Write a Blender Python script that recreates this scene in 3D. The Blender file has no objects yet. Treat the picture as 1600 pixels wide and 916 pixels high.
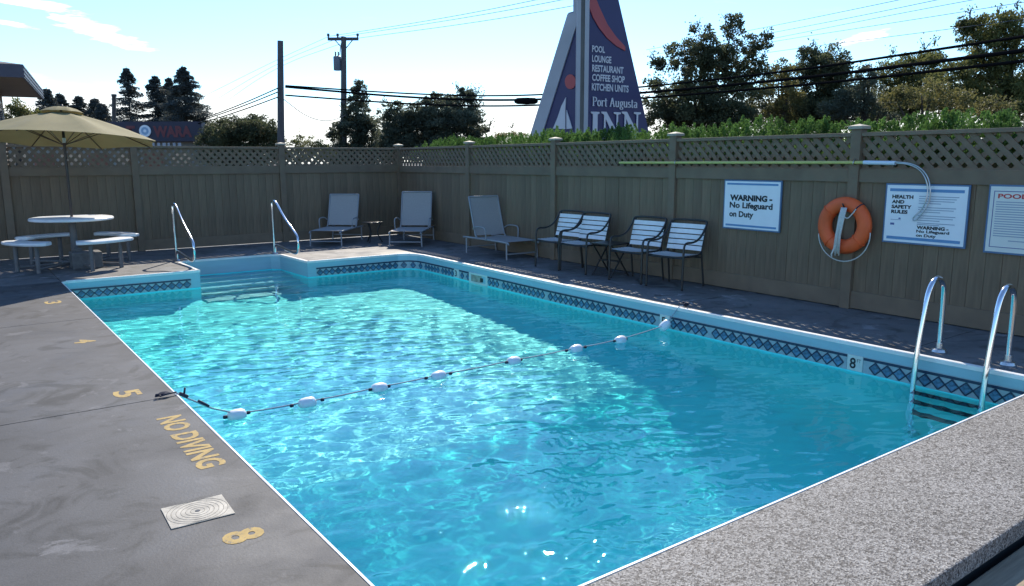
import bpy, bmesh, math, random
import numpy as np
from mathutils import Vector, Matrix

random.seed(7); rng = np.random.default_rng(7)
sc = bpy.context.scene
COL = sc.collection
R = math.radians

# ------------------------------------------------------------------ camera
F_PX, CX, CY, CAM_H = 1200.0, 800.0, 458.0, 1.55
PSI, PITCH, ROLL = R(36.30), R(9.76), 0.0027
def cam_basis():
    F0 = Vector((math.sin(PSI), math.cos(PSI), 0)); R0 = Vector((math.cos(PSI), -math.sin(PSI), 0)); U0 = Vector((0, 0, 1))
    F = F0*math.cos(PITCH) - U0*math.sin(PITCH); U = F0*math.sin(PITCH) + U0*math.cos(PITCH)
    Rr = R0*math.cos(ROLL) - U*math.sin(ROLL); U2 = U*math.cos(ROLL) + R0*math.sin(ROLL)
    return Rr, U2, F
CR, CU, CF = cam_basis()
CAM = Vector((0, 0, CAM_H))
cd = bpy.data.cameras.new('camera'); co = bpy.data.objects.new('camera', cd); COL.objects.link(co)
cd.sensor_width = 36; cd.lens = 36*F_PX/1600; cd.clip_start = 0.05; cd.clip_end = 2000
co.matrix_world = Matrix(((CR.x, CU.x, -CF.x, 0), (CR.y, CU.y, -CF.y, 0), (CR.z, CU.z, -CF.z, CAM_H), (0, 0, 0, 1)))
sc.camera = co
FWD = Vector((math.sin(PSI), math.cos(PSI), 0)); RIGHT = Vector((math.cos(PSI), -math.sin(PSI), 0))
def ray(px, py): return CF + CR*((px-CX)/F_PX) - CU*((py-CY)/F_PX)
def at(px, py, d):                       # point at horizontal depth d in front of the camera
    r = ray(px, py); return CAM + r*(d/r.dot(FWD))
def on_z(px, py, z=0.0):
    r = ray(px, py); return CAM + r*((z-CAM_H)/r.z)
def on_plane(px, py, p, n):
    r = ray(px, py); return CAM + r*((p-CAM).dot(n)/r.dot(n))

# ------------------------------------------------------------------ sky and sun
SUN_AZ, SUN_EL = R(36), R(38)
SUN = Vector((math.sin(SUN_AZ)*math.cos(SUN_EL), math.cos(SUN_AZ)*math.cos(SUN_EL), math.sin(SUN_EL)))
world = bpy.data.worlds.new('World'); sc.world = world; world.use_nodes = True
wn, wl = world.node_tree.nodes, world.node_tree.links
sky = wn.new('ShaderNodeTexSky'); sky.sky_type = 'NISHITA'; sky.sun_disc = False
sky.sun_elevation = SUN_EL; sky.sun_rotation = SUN_AZ; sky.air_density = 1.0; sky.dust_density = 0.15; sky.ozone_density = 4.5
SKY_STRENGTH = 0.122
wn['Background'].inputs[1].default_value = SKY_STRENGTH
def wmath(op, a, b=None, clamp=False):
    n = wn.new('ShaderNodeMath'); n.operation = op; n.use_clamp = clamp
    for i, v in enumerate((a, b)):
        if v is None: continue
        if isinstance(v, (int, float)): n.inputs[i].default_value = v
        else: wl.new(v, n.inputs[i])
    return n.outputs[0]
def build_clouds():
    tc = wn.new('ShaderNodeTexCoord'); sep = wn.new('ShaderNodeSeparateXYZ'); wl.new(tc.outputs['Generated'], sep.inputs[0])
    x, y, z = sep.outputs
    az = wmath('ARCTAN2', x, y)                              # angle from +Y towards +X
    comb = wn.new('ShaderNodeCombineXYZ'); wl.new(wmath('MULTIPLY', az, 1.0), comb.inputs[0]); wl.new(wmath('MULTIPLY', z, 5.0), comb.inputs[1])
    def noise(scale, detail, rough=0.55):
        n = wn.new('ShaderNodeTexNoise'); n.inputs['Scale'].default_value = scale; n.inputs['Detail'].default_value = detail; n.inputs['Roughness'].default_value = rough
        wl.new(comb.outputs[0], n.inputs['Vector']); return n.outputs['Fac']
    n1 = noise(3.0, 6); n2 = noise(9.0, 5)
    # low bank of bright cloud along the horizon
    h = wmath('ADD', wmath('MULTIPLY', wmath('SUBTRACT', n1, 0.5), 0.12), 0.088)
    bank = wmath('MULTIPLY', wmath('SUBTRACT', h, z), 34.0, True)
    # scattered fair weather clouds higher up, mostly out of view, added for ambient light
    s = wmath('MULTIPLY', wmath('SUBTRACT', n2, 0.60), 7.0, True)
    hi = wmath('MULTIPLY', wmath('SUBTRACT', z, 0.16), 10.0, True)
    mask = wmath('MAXIMUM', bank, wmath('MULTIPLY', s, hi))
    def puff(px, py, sx, sy, tilt=0.0, amt=0.55):
        d = ray(px, py).normalized(); a0 = math.atan2(d.x, d.y)
        da = wmath('SUBTRACT', az, a0); dz = wmath('SUBTRACT', wmath('SUBTRACT', z, d.z), wmath('MULTIPLY', da, tilt))
        u = wmath('DIVIDE', da, sx); v = wmath('DIVIDE', dz, sy)
        r = wmath('SQRT', wmath('ADD', wmath('MULTIPLY', u, u), wmath('MULTIPLY', v, v)))
        r = wmath('ADD', r, wmath('MULTIPLY', wmath('SUBTRACT', noise(26, 5, 0.6), 0.5), 2.6))
        return wmath('MULTIPLY', wmath('SUBTRACT', 1.0, r), 2.2, True)
    for a in ((152, 50, .050, .010, -.28), (60, 8, .05, .0065, -.12), (20, 38, .022, .003, -.1), (1345, 60, .03, .005, .15), (92, 26, .02, .003, -.25)):
        mask = wmath('MAXIMUM', mask, puff(*a))
    tint = wn.new('ShaderNodeMixRGB'); tint.blend_type = 'MULTIPLY'; tint.inputs[0].default_value = 1; wl.new(sky.outputs[0], tint.inputs[1]); tint.inputs[2].default_value = (0.43, 0.58, 0.70, 1)
    mix = wn.new('ShaderNodeMixRGB'); wl.new(wmath('MULTIPLY', mask, 0.86), mix.inputs[0])
    wl.new(tint.outputs[0], mix.inputs[1]); mix.inputs[2].default_value = (4.0, 4.1, 4.25, 1)
    wl.new(mix.outputs[0], wn['Background'].inputs[0])
build_clouds()
sl = bpy.data.lights.new('sun', 'SUN'); so = bpy.data.objects.new('sun', sl); COL.objects.link(so)
sl.energy = 2.15; sl.angle = R(0.53); sl.color = (1.0, 0.95, 0.87)
so.rotation_euler = SUN.to_track_quat('Z', 'Y').to_euler(); so.location = (0, 0, 30)
sl.cycles.is_caustics_light = True
sc.view_settings.view_transform = 'Standard'; sc.view_settings.look = 'None'; sc.view_settings.gamma = 1
sc.view_settings.exposure = 1.64; sc.view_settings.use_white_balance = True; sc.view_settings.white_balance_temperature = 7050; sc.view_settings.white_balance_tint = 10; sc.view_settings.use_curve_mapping = False
sc.render.engine = 'CYCLES'
cy = sc.cycles; cy.use_denoising = True; cy.max_bounces = 14; cy.diffuse_bounces = 6; cy.glossy_bounces = 4; cy.transmission_bounces = 8; cy.transparent_max_bounces = 10
cy.caustics_reflective = False; cy.caustics_refractive = True; cy.blur_glossy = 0.3; cy.sample_clamp_indirect = 6.0

# ------------------------------------------------------------------ materials
MATS = {}
def mat(name, col, rough=0.6, var=0.0, vscale=6.0, bump=0.0, bscale=40.0, metal=0.0, spec=0.5, rand=0.0, trans=0.0, vdark=None, stretch=None, coat=0.0, detail=5.0):
    m = bpy.data.materials.new(name); m.use_nodes = True; n, l = m.node_tree.nodes, m.node_tree.links
    p = n['Principled BSDF']; p.inputs['Roughness'].default_value = rough; p.inputs['Metallic'].default_value = metal
    p.inputs['Specular IOR Level'].default_value = spec; p.inputs['Coat Weight'].default_value = coat
    p.inputs['Base Color'].default_value = (*col, 1)
    tc = n.new('ShaderNodeTexCoord'); vec = tc.outputs['Object']
    if stretch:
        mp = n.new('ShaderNodeMapping'); mp.inputs['Scale'].default_value = stretch; l.new(vec, mp.inputs[0]); vec = mp.outputs[0]
    cur = None
    if var:
        t = n.new('ShaderNodeTexNoise'); t.inputs['Scale'].default_value = vscale; t.inputs['Detail'].default_value = detail; l.new(vec, t.inputs['Vector'])
        cr = n.new('ShaderNodeValToRGB'); cr.color_ramp.elements[0].position = 0.32; cr.color_ramp.elements[1].position = 0.68
        d = vdark or tuple(c*(1-var) for c in col)
        cr.color_ramp.elements[0].color = (*d, 1); cr.color_ramp.elements[1].color = (*[min(1, c*(1+var*0.6)) for c in col], 1)
        l.new(t.outputs['Fac'], cr.inputs[0]); cur = cr.outputs[0]
    if rand:
        oi = n.new('ShaderNodeObjectInfo'); hs = n.new('ShaderNodeHueSaturation')
        mr = n.new('ShaderNodeMapRange'); mr.inputs['To Min'].default_value = 1-rand; mr.inputs['To Max'].default_value = 1+rand
        l.new(oi.outputs['Random'], mr.inputs[0]); l.new(mr.outputs[0], hs.inputs['Value'])
        if cur: l.new(cur, hs.inputs['Color'])
        else: hs.inputs['Color'].default_value = (*col, 1)
        cur = hs.outputs[0]
    if cur: l.new(cur, p.inputs['Base Color'])
    if bump:
        t = n.new('ShaderNodeTexNoise'); t.inputs['Scale'].default_value = bscale; t.inputs['Detail'].default_value = 6; l.new(vec, t.inputs['Vector'])
        b = n.new('ShaderNodeBump'); b.inputs['Strength'].default_value = bump; b.inputs['Distance'].default_value = 0.01
        l.new(t.outputs['Fac'], b.inputs['Height']); l.new(b.outputs[0], p.inputs['Normal'])
    if trans:
        tr = n.new('ShaderNodeBsdfTranslucent'); mx = n.new('ShaderNodeMixShader'); mx.inputs[0].default_value = trans
        if cur: l.new(cur, tr.inputs[0])
        else: tr.inputs[0].default_value = (*col, 1)
        l.new(p.outputs[0], mx.inputs[1]); l.new(tr.outputs[0], mx.inputs[2]); l.new(mx.outputs[0], n['Material Output'].inputs[0])
    MATS[name] = m; return m

def deck_material(name='painted_concrete', key='deck', gain=1.0):
    m = bpy.data.materials.new(name); m.use_nodes = True; n, l = m.node_tree.nodes, m.node_tree.links
    p = n['Principled BSDF']; geo = n.new('ShaderNodeNewGeometry'); pos = geo.outputs['Position']
    def noise(s, d=5, dist=0.0, r=0.55):
        t = n.new('ShaderNodeTexNoise'); t.inputs['Scale'].default_value = s; t.inputs['Detail'].default_value = d; t.inputs['Distortion'].default_value = dist; t.inputs['Roughness'].default_value = r
        l.new(pos, t.inputs['Vector']); return t.outputs['Fac']
    def ramp(f, a, b, c0, c1):
        r = n.new('ShaderNodeValToRGB'); r.color_ramp.elements[0].position = a; r.color_ramp.elements[1].position = b
        r.color_ramp.elements[0].color = (*c0, 1); r.color_ramp.elements[1].color = (*c1, 1); l.new(f, r.inputs[0]); return r.outputs[0]
    def mix(fac, a, b, mode='MIX'):
        x = n.new('ShaderNodeMixRGB'); x.blend_type = mode
        if isinstance(fac, float): x.inputs[0].default_value = fac
        else: l.new(fac, x.inputs[0])
        l.new(a, x.inputs[1])
        if isinstance(b, tuple): x.inputs[2].default_value = (*b, 1)
        else: l.new(b, x.inputs[2])
        return x.outputs[0]
    base = ramp(noise(1.1, 7, 0.8, 0.62), 0.34, 0.66, (0.052, 0.0505, 0.051), (0.084, 0.082, 0.083))
    dark = ramp(noise(1.9, 6, 2.2, 0.6), 0.53, 0.64, (0, 0, 0), (.9, .9, .9))
    c = mix(dark, base, (0.032, 0.031, 0.030))
    wear = ramp(noise(3.4, 8, 0.5, 0.65), 0.585, 0.63, (0, 0, 0), (1, 1, 1))
    zone = ramp(noise(0.55, 2), 0.42, 0.56, (0, 0, 0), (1, 1, 1))
    wz = mix(1.0, wear, zone, 'MULTIPLY')
    c = mix(wz, c, (0.138, 0.134, 0.136))
    smudge = ramp(noise(4.2, 6, 2.8, 0.6), 0.60, 0.72, (0, 0, 0), (.75, .75, .75))
    c = mix(smudge, c, (0.030, 0.029, 0.028))
    fine = ramp(noise(160, 3), 0.3, 0.7, (0.78, 0.78, 0.78), (1.16, 1.16, 1.16))
    c = mix(1.0, c, fine, 'MULTIPLY'); c = mix(1.0, c, (gain, gain*1.0, gain*(1.0 if gain == 1.0 else .98)), 'MULTIPLY'); l.new(c, p.inputs['Base Color'])
    l.new(ramp(noise(2.0, 4), 0.3, 0.7, (0.55,)*3, (0.8,)*3), p.inputs['Roughness']); p.inputs['Specular IOR Level'].default_value = 0.4
    b = n.new('ShaderNodeBump'); b.inputs['Strength'].default_value = 0.25; b.inputs['Distance'].default_value = 0.004
    l.new(noise(70, 6), b.inputs['Height']); l.new(b.outputs[0], p.inputs['Normal'])
    MATS[key] = m
def paint_material():
    m = mat('yellow_paint', (0.40, 0.265, 0.075), 0.75, 0.2, 18); n, l = m.node_tree.nodes, m.node_tree.links
    p = n['Principled BSDF']; src = p.inputs['Base Color'].links[0].from_socket
    geo = n.new('ShaderNodeNewGeometry'); t = n.new('ShaderNodeTexNoise'); t.inputs['Scale'].default_value = 38; t.inputs['Detail'].default_value = 6; t.inputs['Roughness'].default_value = 0.7; l.new(geo.outputs['Position'], t.inputs['Vector'])
    r = n.new('ShaderNodeValToRGB'); r.color_ramp.elements[0].position = 0.36; r.color_ramp.elements[1].position = 0.46; l.new(t.outputs['Fac'], r.inputs[0])
    mx = n.new('ShaderNodeMixRGB'); l.new(r.outputs[0], mx.inputs[0]); mx.inputs[1].default_value = (0.12, 0.112, 0.105, 1); l.new(src, mx.inputs[2]); l.new(mx.outputs[0], p.inputs['Base Color'])
def granite_material():
    m = bpy.data.materials.new('exposed_aggregate'); m.use_nodes = True; n, l = m.node_tree.nodes, m.node_tree.links
    p = n['Principled BSDF']; geo = n.new('ShaderNodeNewGeometry')
    v = n.new('ShaderNodeTexVoronoi'); v.inputs['Scale'].default_value = 150; l.new(geo.outputs['Position'], v.inputs['Vector'])
    sp = n.new('ShaderNodeSeparateColor'); l.new(v.outputs['Color'], sp.inputs[0])
    r = n.new('ShaderNodeValToRGB'); r.color_ramp.interpolation = 'CONSTANT'
    e = r.color_ramp.elements; e[0].position = 0; e[0].color = (0.035, 0.033, 0.033, 1); e[1].position = 0.20; e[1].color = (0.100, 0.095, 0.090, 1)
    for pos, c in ((0.34, (0.155, 0.147, 0.140)), (0.58, (0.215, 0.206, 0.196)), (0.82, (0.30, 0.29, 0.275))):
        k = e.new(pos); k.color = (*c, 1)
    l.new(sp.outputs[0], r.inputs[0])
    t = n.new('ShaderNodeTexNoise'); t.inputs['Scale'].default_value = 2.2; t.inputs['Detail'].default_value = 4; l.new(geo.outputs['Position'], t.inputs['Vector'])
    r2 = n.new('ShaderNodeValToRGB'); r2.color_ramp.elements[0].color = (0.80, 0.79, 0.77, 1); r2.color_ramp.elements[1].color = (1.25, 1.25, 1.25, 1); l.new(t.outputs['Fac'], r2.inputs[0])
    mx = n.new('ShaderNodeMixRGB'); mx.blend_type = 'MULTIPLY'; mx.inputs[0].default_value = 1; l.new(r.outputs[0], mx.inputs[1]); l.new(r2.outputs[0], mx.inputs[2])
    v2 = n.new('ShaderNodeTexVoronoi'); v2.inputs['Scale'].default_value = 62; l.new(geo.outputs['Position'], v2.inputs['Vector'])
    s2 = n.new('ShaderNodeSeparateColor'); l.new(v2.outputs['Color'], s2.inputs[0])
    r3 = n.new('ShaderNodeValToRGB'); r3.color_ramp.interpolation = 'CONSTANT'; r3.color_ramp.elements[0].color = (0.45, 0.43, 0.42, 1); r3.color_ramp.elements[1].position = 0.14; r3.color_ramp.elements[1].color = (1, 1, 1, 1); l.new(s2.outputs[1], r3.inputs[0])
    m3 = n.new('ShaderNodeMixRGB'); m3.blend_type = 'MULTIPLY'; m3.inputs[0].default_value = 1; l.new(mx.outputs[0], m3.inputs[1]); l.new(r3.outputs[0], m3.inputs[2])
    l.new(m3.outputs[0], p.inputs['Base Color']); p.inputs['Roughness'].default_value = 0.7
    b = n.new('ShaderNodeBump'); b.inputs['Strength'].default_value = 0.6; b.inputs['Distance'].default_value = 0.004
    l.new(v.outputs['Distance'], b.inputs['Height']); l.new(b.outputs[0], p.inputs['Normal'])
    MATS['granite'] = m
def water_material():
    m = bpy.data.materials.new('pool_water'); m.use_nodes = True; n, l = m.node_tree.nodes, m.node_tree.links
    n.remove(n['Principled BSDF'])
    gl = n.new('ShaderNodeBsdfGlass'); gl.inputs['IOR'].default_value = 1.333; gl.inputs['Roughness'].default_value = 0.0; gl.inputs['Color'].default_value = (0.84, 1, 0.985, 1)
    l.new(gl.outputs[0], n['Material Output'].inputs['Surface'])
    MATS['water'] = m
deck_material(); deck_material('bare_concrete', 'deck_far', 2.1); granite_material(); water_material()
mat('fence', (0.195, 0.136, 0.084), 0.75, 0.18, 5, 0.25, 30, rand=0.12, stretch=(6, 6, 0.6))
mat('fence_trim', (0.198, 0.140, 0.090), 0.7, 0.15, 4, 0.2, 30, rand=0.06)
mat('fence_cap', (0.36, 0.32, 0.24), 0.7, 0.15, 20)
mat('slat', (0.190, 0.136, 0.088), 0.75, 0.12, 8, rand=0.08)
mat('liner', (0.045, 0.93, 0.95), 0.45, 0.04, 1.3)
mat('wall_band', (0.30, 0.52, 0.58), 0.4, 0.06, 2.0, stretch=(1, 1, 12))
mat('step_plastic', (0.30, 0.72, 0.78), 0.4, 0.04, 3)
mat('coping_white', (0.78, 0.78, 0.76), 0.45, 0.08, 9)
mat('tile_back', (0.36, 0.44, 0.47), 0.3, 0.12, 25)
mat('tile_blue', (0.085, 0.20, 0.31), 0.25, 0.45, 40, rand=0.25)
mat('tile_line', (0.012, 0.03, 0.07), 0.35)
mat('marker', (0.66, 0.68, 0.63), 0.35, 0.06, 30)
mat('black', (0.012, 0.012, 0.014), 0.45)
mat('black_print', (0.015, 0.015, 0.018), 0.6)
paint_material()
mat('steel', (0.78, 0.78, 0.80), 0.12, metal=1.0)
mat('steel_dull', (0.55, 0.55, 0.56), 0.3, metal=1.0)
mat('white_plastic', (0.80, 0.80, 0.80), 0.35, 0.05, 12)
mat('float_plastic', (0.82, 0.83, 0.84), 0.3, 0.04, 30)
mat('rope', (0.30, 0.36, 0.42), 0.8, 0.3, 200)
mat('rope_dark', (0.015, 0.02, 0.045), 0.7)
mat('rope_white', (0.62, 0.62, 0.58), 0.8, 0.2, 150)
mat('table_white', (0.80, 0.80, 0.80), 0.35, 0.08, 6)
mat('table_leg', (0.16, 0.15, 0.145), 0.6, 0.2, 10)
mat('concrete_block', (0.15, 0.145, 0.14), 0.9, 0.25, 14, 0.4, 60)
mat('canvas', (0.235, 0.200, 0.092), 0.85, 0.12, 3, 0.15, 250, trans=0.12)
mat('pole_brown', (0.05, 0.032, 0.025), 0.4)
mat('sling', (0.37, 0.345, 0.33), 0.8, 0.1, 90)
mat('lounger_frame', (0.30, 0.30, 0.31), 0.45)
mat('chair_frame', (0.028, 0.024, 0.022), 0.4)
mat('strap', (0.80, 0.80, 0.79), 0.4, 0.06, 12, rand=0.05)
mat('sign_white', (0.82, 0.86, 0.88), 0.4, 0.04, 4)
mat('sign_blue', (0.10, 0.28, 0.50), 0.4, 0.08, 8)
mat('sign_edge', (0.08, 0.17, 0.30), 0.5)
mat('sign_cream', (0.72, 0.74, 0.68), 0.45, 0.04, 5)
mat('sign_ink', (0.10, 0.12, 0.30), 0.5)
mat('sign_red', (0.55, 0.05, 0.05), 0.5)
mat('sign_grey_ink', (0.30, 0.36, 0.45), 0.5)
mat('buoy', (0.86, 0.125, 0.028), 0.55, 0.2, 3.5)
mat('pole_yellow', (0.55, 0.52, 0.16), 0.35)
mat('pole_white', (0.66, 0.76, 0.85), 0.35)
mat('tower_blue', (0.020, 0.022, 0.098), 0.45, 0.1, 1.2)
mat('tower_white', (0.40, 0.41, 0.43), 0.6, 0.12, 1.2)
mat('tower_grey', (0.17, 0.165, 0.15), 0.7, 0.2, 2.0)
mat('tower_red', (0.46, 0.07, 0.07), 0.5, 0.05, 2)
mat('tower_letter', (0.62, 0.62, 0.64), 0.5)
mat('wood_pole', (0.10, 0.095, 0.095), 0.85, 0.25, 3, stretch=(5, 5, 0.4))
mat('transformer', (0.13, 0.16, 0.20), 0.5)
mat('cable', (0.010, 0.010, 0.011), 0.95, spec=0.0)
mat('wire', (0.12, 0.13, 0.14), 0.9, spec=0.0)
mat('bark', (0.06, 0.045, 0.035), 0.9, 0.3, 6, 0.5, 12)
mat('fascia', (0.05, 0.05, 0.075), 0.5, 0.1, 3)
mat('soffit', (0.27, 0.235, 0.20), 0.8, 0.08, 2)
mat('wall_tan', (0.30, 0.24, 0.18), 0.8, 0.1, 3)
mat('roof_grey', (0.16, 0.15, 0.15), 0.9, 0.2, 6)
mat('glass_dark', (0.05, 0.07, 0.08), 0.05, spec=1.0)
mat('frame_white', (0.6, 0.6, 0.58), 0.5)
mat('dark_fascia', (0.035, 0.032, 0.055), 0.6, 0.1, 2)
mat('wara_red', (0.17, 0.028, 0.032), 0.5)
mat('logo_blue', (0.30, 0.45, 0.60), 0.5)
mat('wall_pale', (0.30, 0.29, 0.26), 0.85, 0.1, 1)
mat('wall_brick', (0.28, 0.12, 0.08), 0.85, 0.2, 3)
mat('asphalt', (0.055, 0.055, 0.057), 0.9, 0.2, 0.7, 0.3, 60)
mat('plank', (0.30, 0.23, 0.155), 0.8, 0.25, 4, 0.4, 30, stretch=(1, 14, 14), rand=0.15)
mat('soil', (0.05, 0.042, 0.032), 0.95, 0.3, 6)
mat('sub_base', (0.02, 0.02, 0.02), 0.95)
mat('lid', (0.40, 0.365, 0.30), 0.65, 0.35, 14, 0.2, 60)
mat('lid_groove', (0.17, 0.155, 0.13), 0.8)
def leaf_mat(name, c, dark=None, trans=0.35, vs=0.9):
    mat(name, c, 0.6, 0.55, vs, trans=trans, vdark=dark, spec=0.3, detail=3)
leaf_mat('leaf_cedar', (0.100, 0.190, 0.045), (0.060, 0.125, 0.030), 0.45, 2.2)
leaf_mat('leaf_dark', (0.115, 0.130, 0.085), (0.070, 0.082, 0.055), 0.48)
leaf_mat('leaf_green', (0.105, 0.115, 0.055), (0.055, 0.065, 0.036), 0.42)
leaf_mat('leaf_olive', (0.155, 0.160, 0.052), (0.078, 0.088, 0.034), 0.48)
leaf_mat('leaf_autumn', (0.175, 0.155, 0.052), (0.080, 0.090, 0.040), 0.48)
leaf_mat('needle', (0.085, 0.095, 0.085), (0.050, 0.060, 0.055), 0.35)

# ------------------------------------------------------------------ mesh helpers
class MB:
    def __init__(s): s.v = []; s.f = []
    def add(s, vs, fs):
        o = len(s.v); s.v += [tuple(x) for x in vs]; s.f += [tuple(i+o for i in f) for f in fs]; return s
    def box(s, x0, x1, y0, y1, z0, z1, M=None):
        vs = [Vector((x, y, z)) for z in (z0, z1) for y in (y0, y1) for x in (x0, x1)]
        if M is not None: vs = [M @ v for v in vs]
        return s.add(vs, [(0, 2, 3, 1), (4, 5, 7, 6), (0, 1, 5, 4), (2, 6, 7, 3), (0, 4, 6, 2), (1, 3, 7, 5)])
    def tube(s, path, r, n=10, closed=False, cap=True):
        P = [Vector(p) for p in path]; m = len(P); rs = list(np.interp(np.linspace(0, 1, m), np.linspace(0, 1, len(r)), r)) if isinstance(r, (list, tuple)) else [r]*m
        rings = []; up = None
        for i, p in enumerate(P):
            if closed: t = P[(i+1) % m]-P[i-1]
            else: t = P[min(i+1, m-1)]-P[max(i-1, 0)]
            t = t.normalized() if t.length > 1e-9 else Vector((0, 0, 1))
            if up is None:
                up = Vector((0, 0, 1)) if abs(t.z) < 0.9 else Vector((1, 0, 0))
            up = up - t*up.dot(t); up = up.normalized() if up.length > 1e-6 else t.orthogonal().normalized()
            b = t.cross(up)
            rings.append([p + (up*math.cos(a)+b*math.sin(a))*rs[i] for a in [2*math.pi*k/n for k in range(n)]])
        vs = [v for q in rings for v in q]; fs = []
        for i in range(m if closed else m-1):
            a, c = i*n, ((i+1) % m)*n
            for k in range(n): fs.append((a+k, a+(k+1) % n, c+(k+1) % n, c+k))
        if cap and not closed: fs.append(tuple(range(n))[::-1]); fs.append(tuple(range((m-1)*n, m*n)))
        return s.add(vs, fs)
    def lathe(s, prof, n=24, M=None):
        vs = []; m = len(prof)
        for r, z in prof:
            for k in range(n):
                a = 2*math.pi*k/n; v = Vector((r*math.cos(a), r*math.sin(a), z)); vs.append(M @ v if M is not None else v)
        fs = [(i*n+k, i*n+(k+1) % n, (i+1)*n+(k+1) % n, (i+1)*n+k) for i in range(m-1) for k in range(n)]
        return s.add(vs, fs)
    def prism(s, pts, ext):
        """pts: 3-D polygon, ext: extrusion vector (back side)"""
        P = [Vector(p) for p in pts]; n = len(P); e = Vector(ext)
        return s.add(P + [p+e for p in P], [tuple(range(n)), tuple(range(2*n-1, n-1, -1))] + [(i, i+n, (i+1) % n+n, (i+1) % n) for i in range(n)])
    def build(s, name, m, parent=None, smooth=False, bevel=0.0):
        me = bpy.data.meshes.new(name); me.from_pydata(s.v, [], s.f); me.validate()
        bm = bmesh.new(); bm.from_mesh(me); bmesh.ops.recalc_face_normals(bm, faces=bm.faces)
        if bevel: bmesh.ops.bevel(bm, geom=list(bm.edges), offset=bevel, segments=2, affect='EDGES', profile=0.6)
        bm.to_mesh(me); bm.free()
        if smooth:
            for p in me.polygons: p.use_smooth = True
            if smooth != 'all':
                me.set_sharp_from_angle(angle=R(40))
        me.materials.append(MATS[m])
        return link(name, me, parent)
def link(name, me, parent=None):
    o = bpy.data.objects.new(name, me); COL.objects.link(o); o.parent = parent; return o
def tag(o, label=None, cat=None, group=None, kind=None):
    if label: o['label'] = label
    if cat: o['category'] = cat
    if group: o['group'] = group
    if kind: o['kind'] = kind
    return o
def empty(name, loc=(0, 0, 0), rz=0.0, **k):
    o = bpy.data.objects.new(name, None); COL.objects.link(o); o.location = loc; o.rotation_euler = (0, 0, rz); o.empty_display_size = 0.2
    return tag(o, **k)
def kids(o): return [c for c in list(bpy.data.objects) if c.parent == o]
def copy_tree(o, parent=None):
    ch = kids(o); c = o.copy(); COL.objects.link(c); c.parent = parent
    for k in ch: copy_tree(k, c)
    return c
def smoothpath(pts, it=2, closed=False):
    P = [Vector(p) for p in pts]
    for _ in range(it):
        Q = [] if closed else [P[0]]
        for i in range(len(P) if closed else len(P)-1):
            a, b = P[i], P[(i+1) % len(P)]; Q += [a*0.75+b*0.25, a*0.25+b*0.75]
        if not closed: Q.append(P[-1])
        P = Q
    return P
def text_mesh(body, origin, right, up, width=None, height=0.1, bold=0.0, depth=0.0015, spacing=1.0, lines=1.0):
    cu = bpy.data.curves.new('txt', 'FONT'); cu.body = body; cu.size = 1; cu.offset = bold; cu.resolution_u = 3; cu.space_character = spacing; cu.space_line = lines
    ob = bpy.data.objects.new('txt', cu); COL.objects.link(ob)
    dg = bpy.context.evaluated_depsgraph_get(); dg.update()
    me = bpy.data.meshes.new_from_object(ob.evaluated_get(dg)); bpy.data.objects.remove(ob); bpy.data.curves.remove(cu)
    n = len(me.vertices); a = np.empty(n*3, 'f'); me.vertices.foreach_get('co', a); a = a.reshape(-1, 3)
    lo, hi = a.min(0), a.max(0); s = height/(hi[1]-lo[1]); sx = s if width is None else width/(hi[0]-lo[0])
    right = np.array(Vector(right).normalized()); up = np.array(Vector(up).normalized()); nn = np.cross(right, up)
    b = np.array(origin) + (a[:, :1]-lo[0])*sx*right + (a[:, 1:2]-lo[1])*s*up + nn*depth
    me.vertices.foreach_set('co', b.astype('f').ravel()); me.update(); return me
def text(name, body, m, parent, *a, **k):
    me = text_mesh(body, *a, **k); me.name = name; me.materials.clear(); me.materials.append(MATS[m]); return link(name, me, parent)

# ------------------------------------------------------------------ ground and deck
mb = MB(); S = 600
hx0, hx1, hy0, hy1 = -6.9, 7.5, 0.7, 14.6      # hole for the pool terrace
mb.add([(-S, -S, -.32), (S, -S, -.32), (S, hy0, -.32), (-S, hy0, -.32)], [(0, 1, 2, 3)])
mb.add([(-S, hy1, -.05), (S, hy1, -.05), (S, S, -.05), (-S, S, -.05)], [(0, 1, 2, 3)])
mb.add([(-S, hy0, -.05), (hx0, hy0, -.05), (hx0, hy1, -.05), (-S, hy1, -.05)], [(0, 1, 2, 3)])
mb.add([(hx1, hy0, -.05), (S, hy0, -.05), (S, hy1, -.05), (hx1, hy1, -.05)], [(0, 1, 2, 3)])
tag(mb.build('ground', 'asphalt'), kind='structure')

PX0, PY0, PY1 = 1.13, 1.955, 11.56
AX0, AX1, AY1 = 2.88, 4.50, 12.84
right_curve = [(1.955, 6.18), (3.5, 6.185), (5.0, 6.19), (6.5, 6.20), (7.7, 6.22), (8.8, 6.265), (9.8, 6.315), (10.6, 6.35)]
cor = [(6.37, 11.15), (6.35, 11.35), (6.27, 11.49), (6.10, 11.56)]
# outline, counter-clockwise seen from above, starting near-left
outline = [(PX0, PY0)] + [(x, y) for y, x in right_curve] + cor + [(AX1, PY1), (AX1-.02, AY1-.12), (AX1-.14, AY1), (AX0+.12, AY1), (AX0, AY1-.12), (AX0, PY1), (PX0+.06, PY1), (PX0, PY1-.06)]

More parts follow.
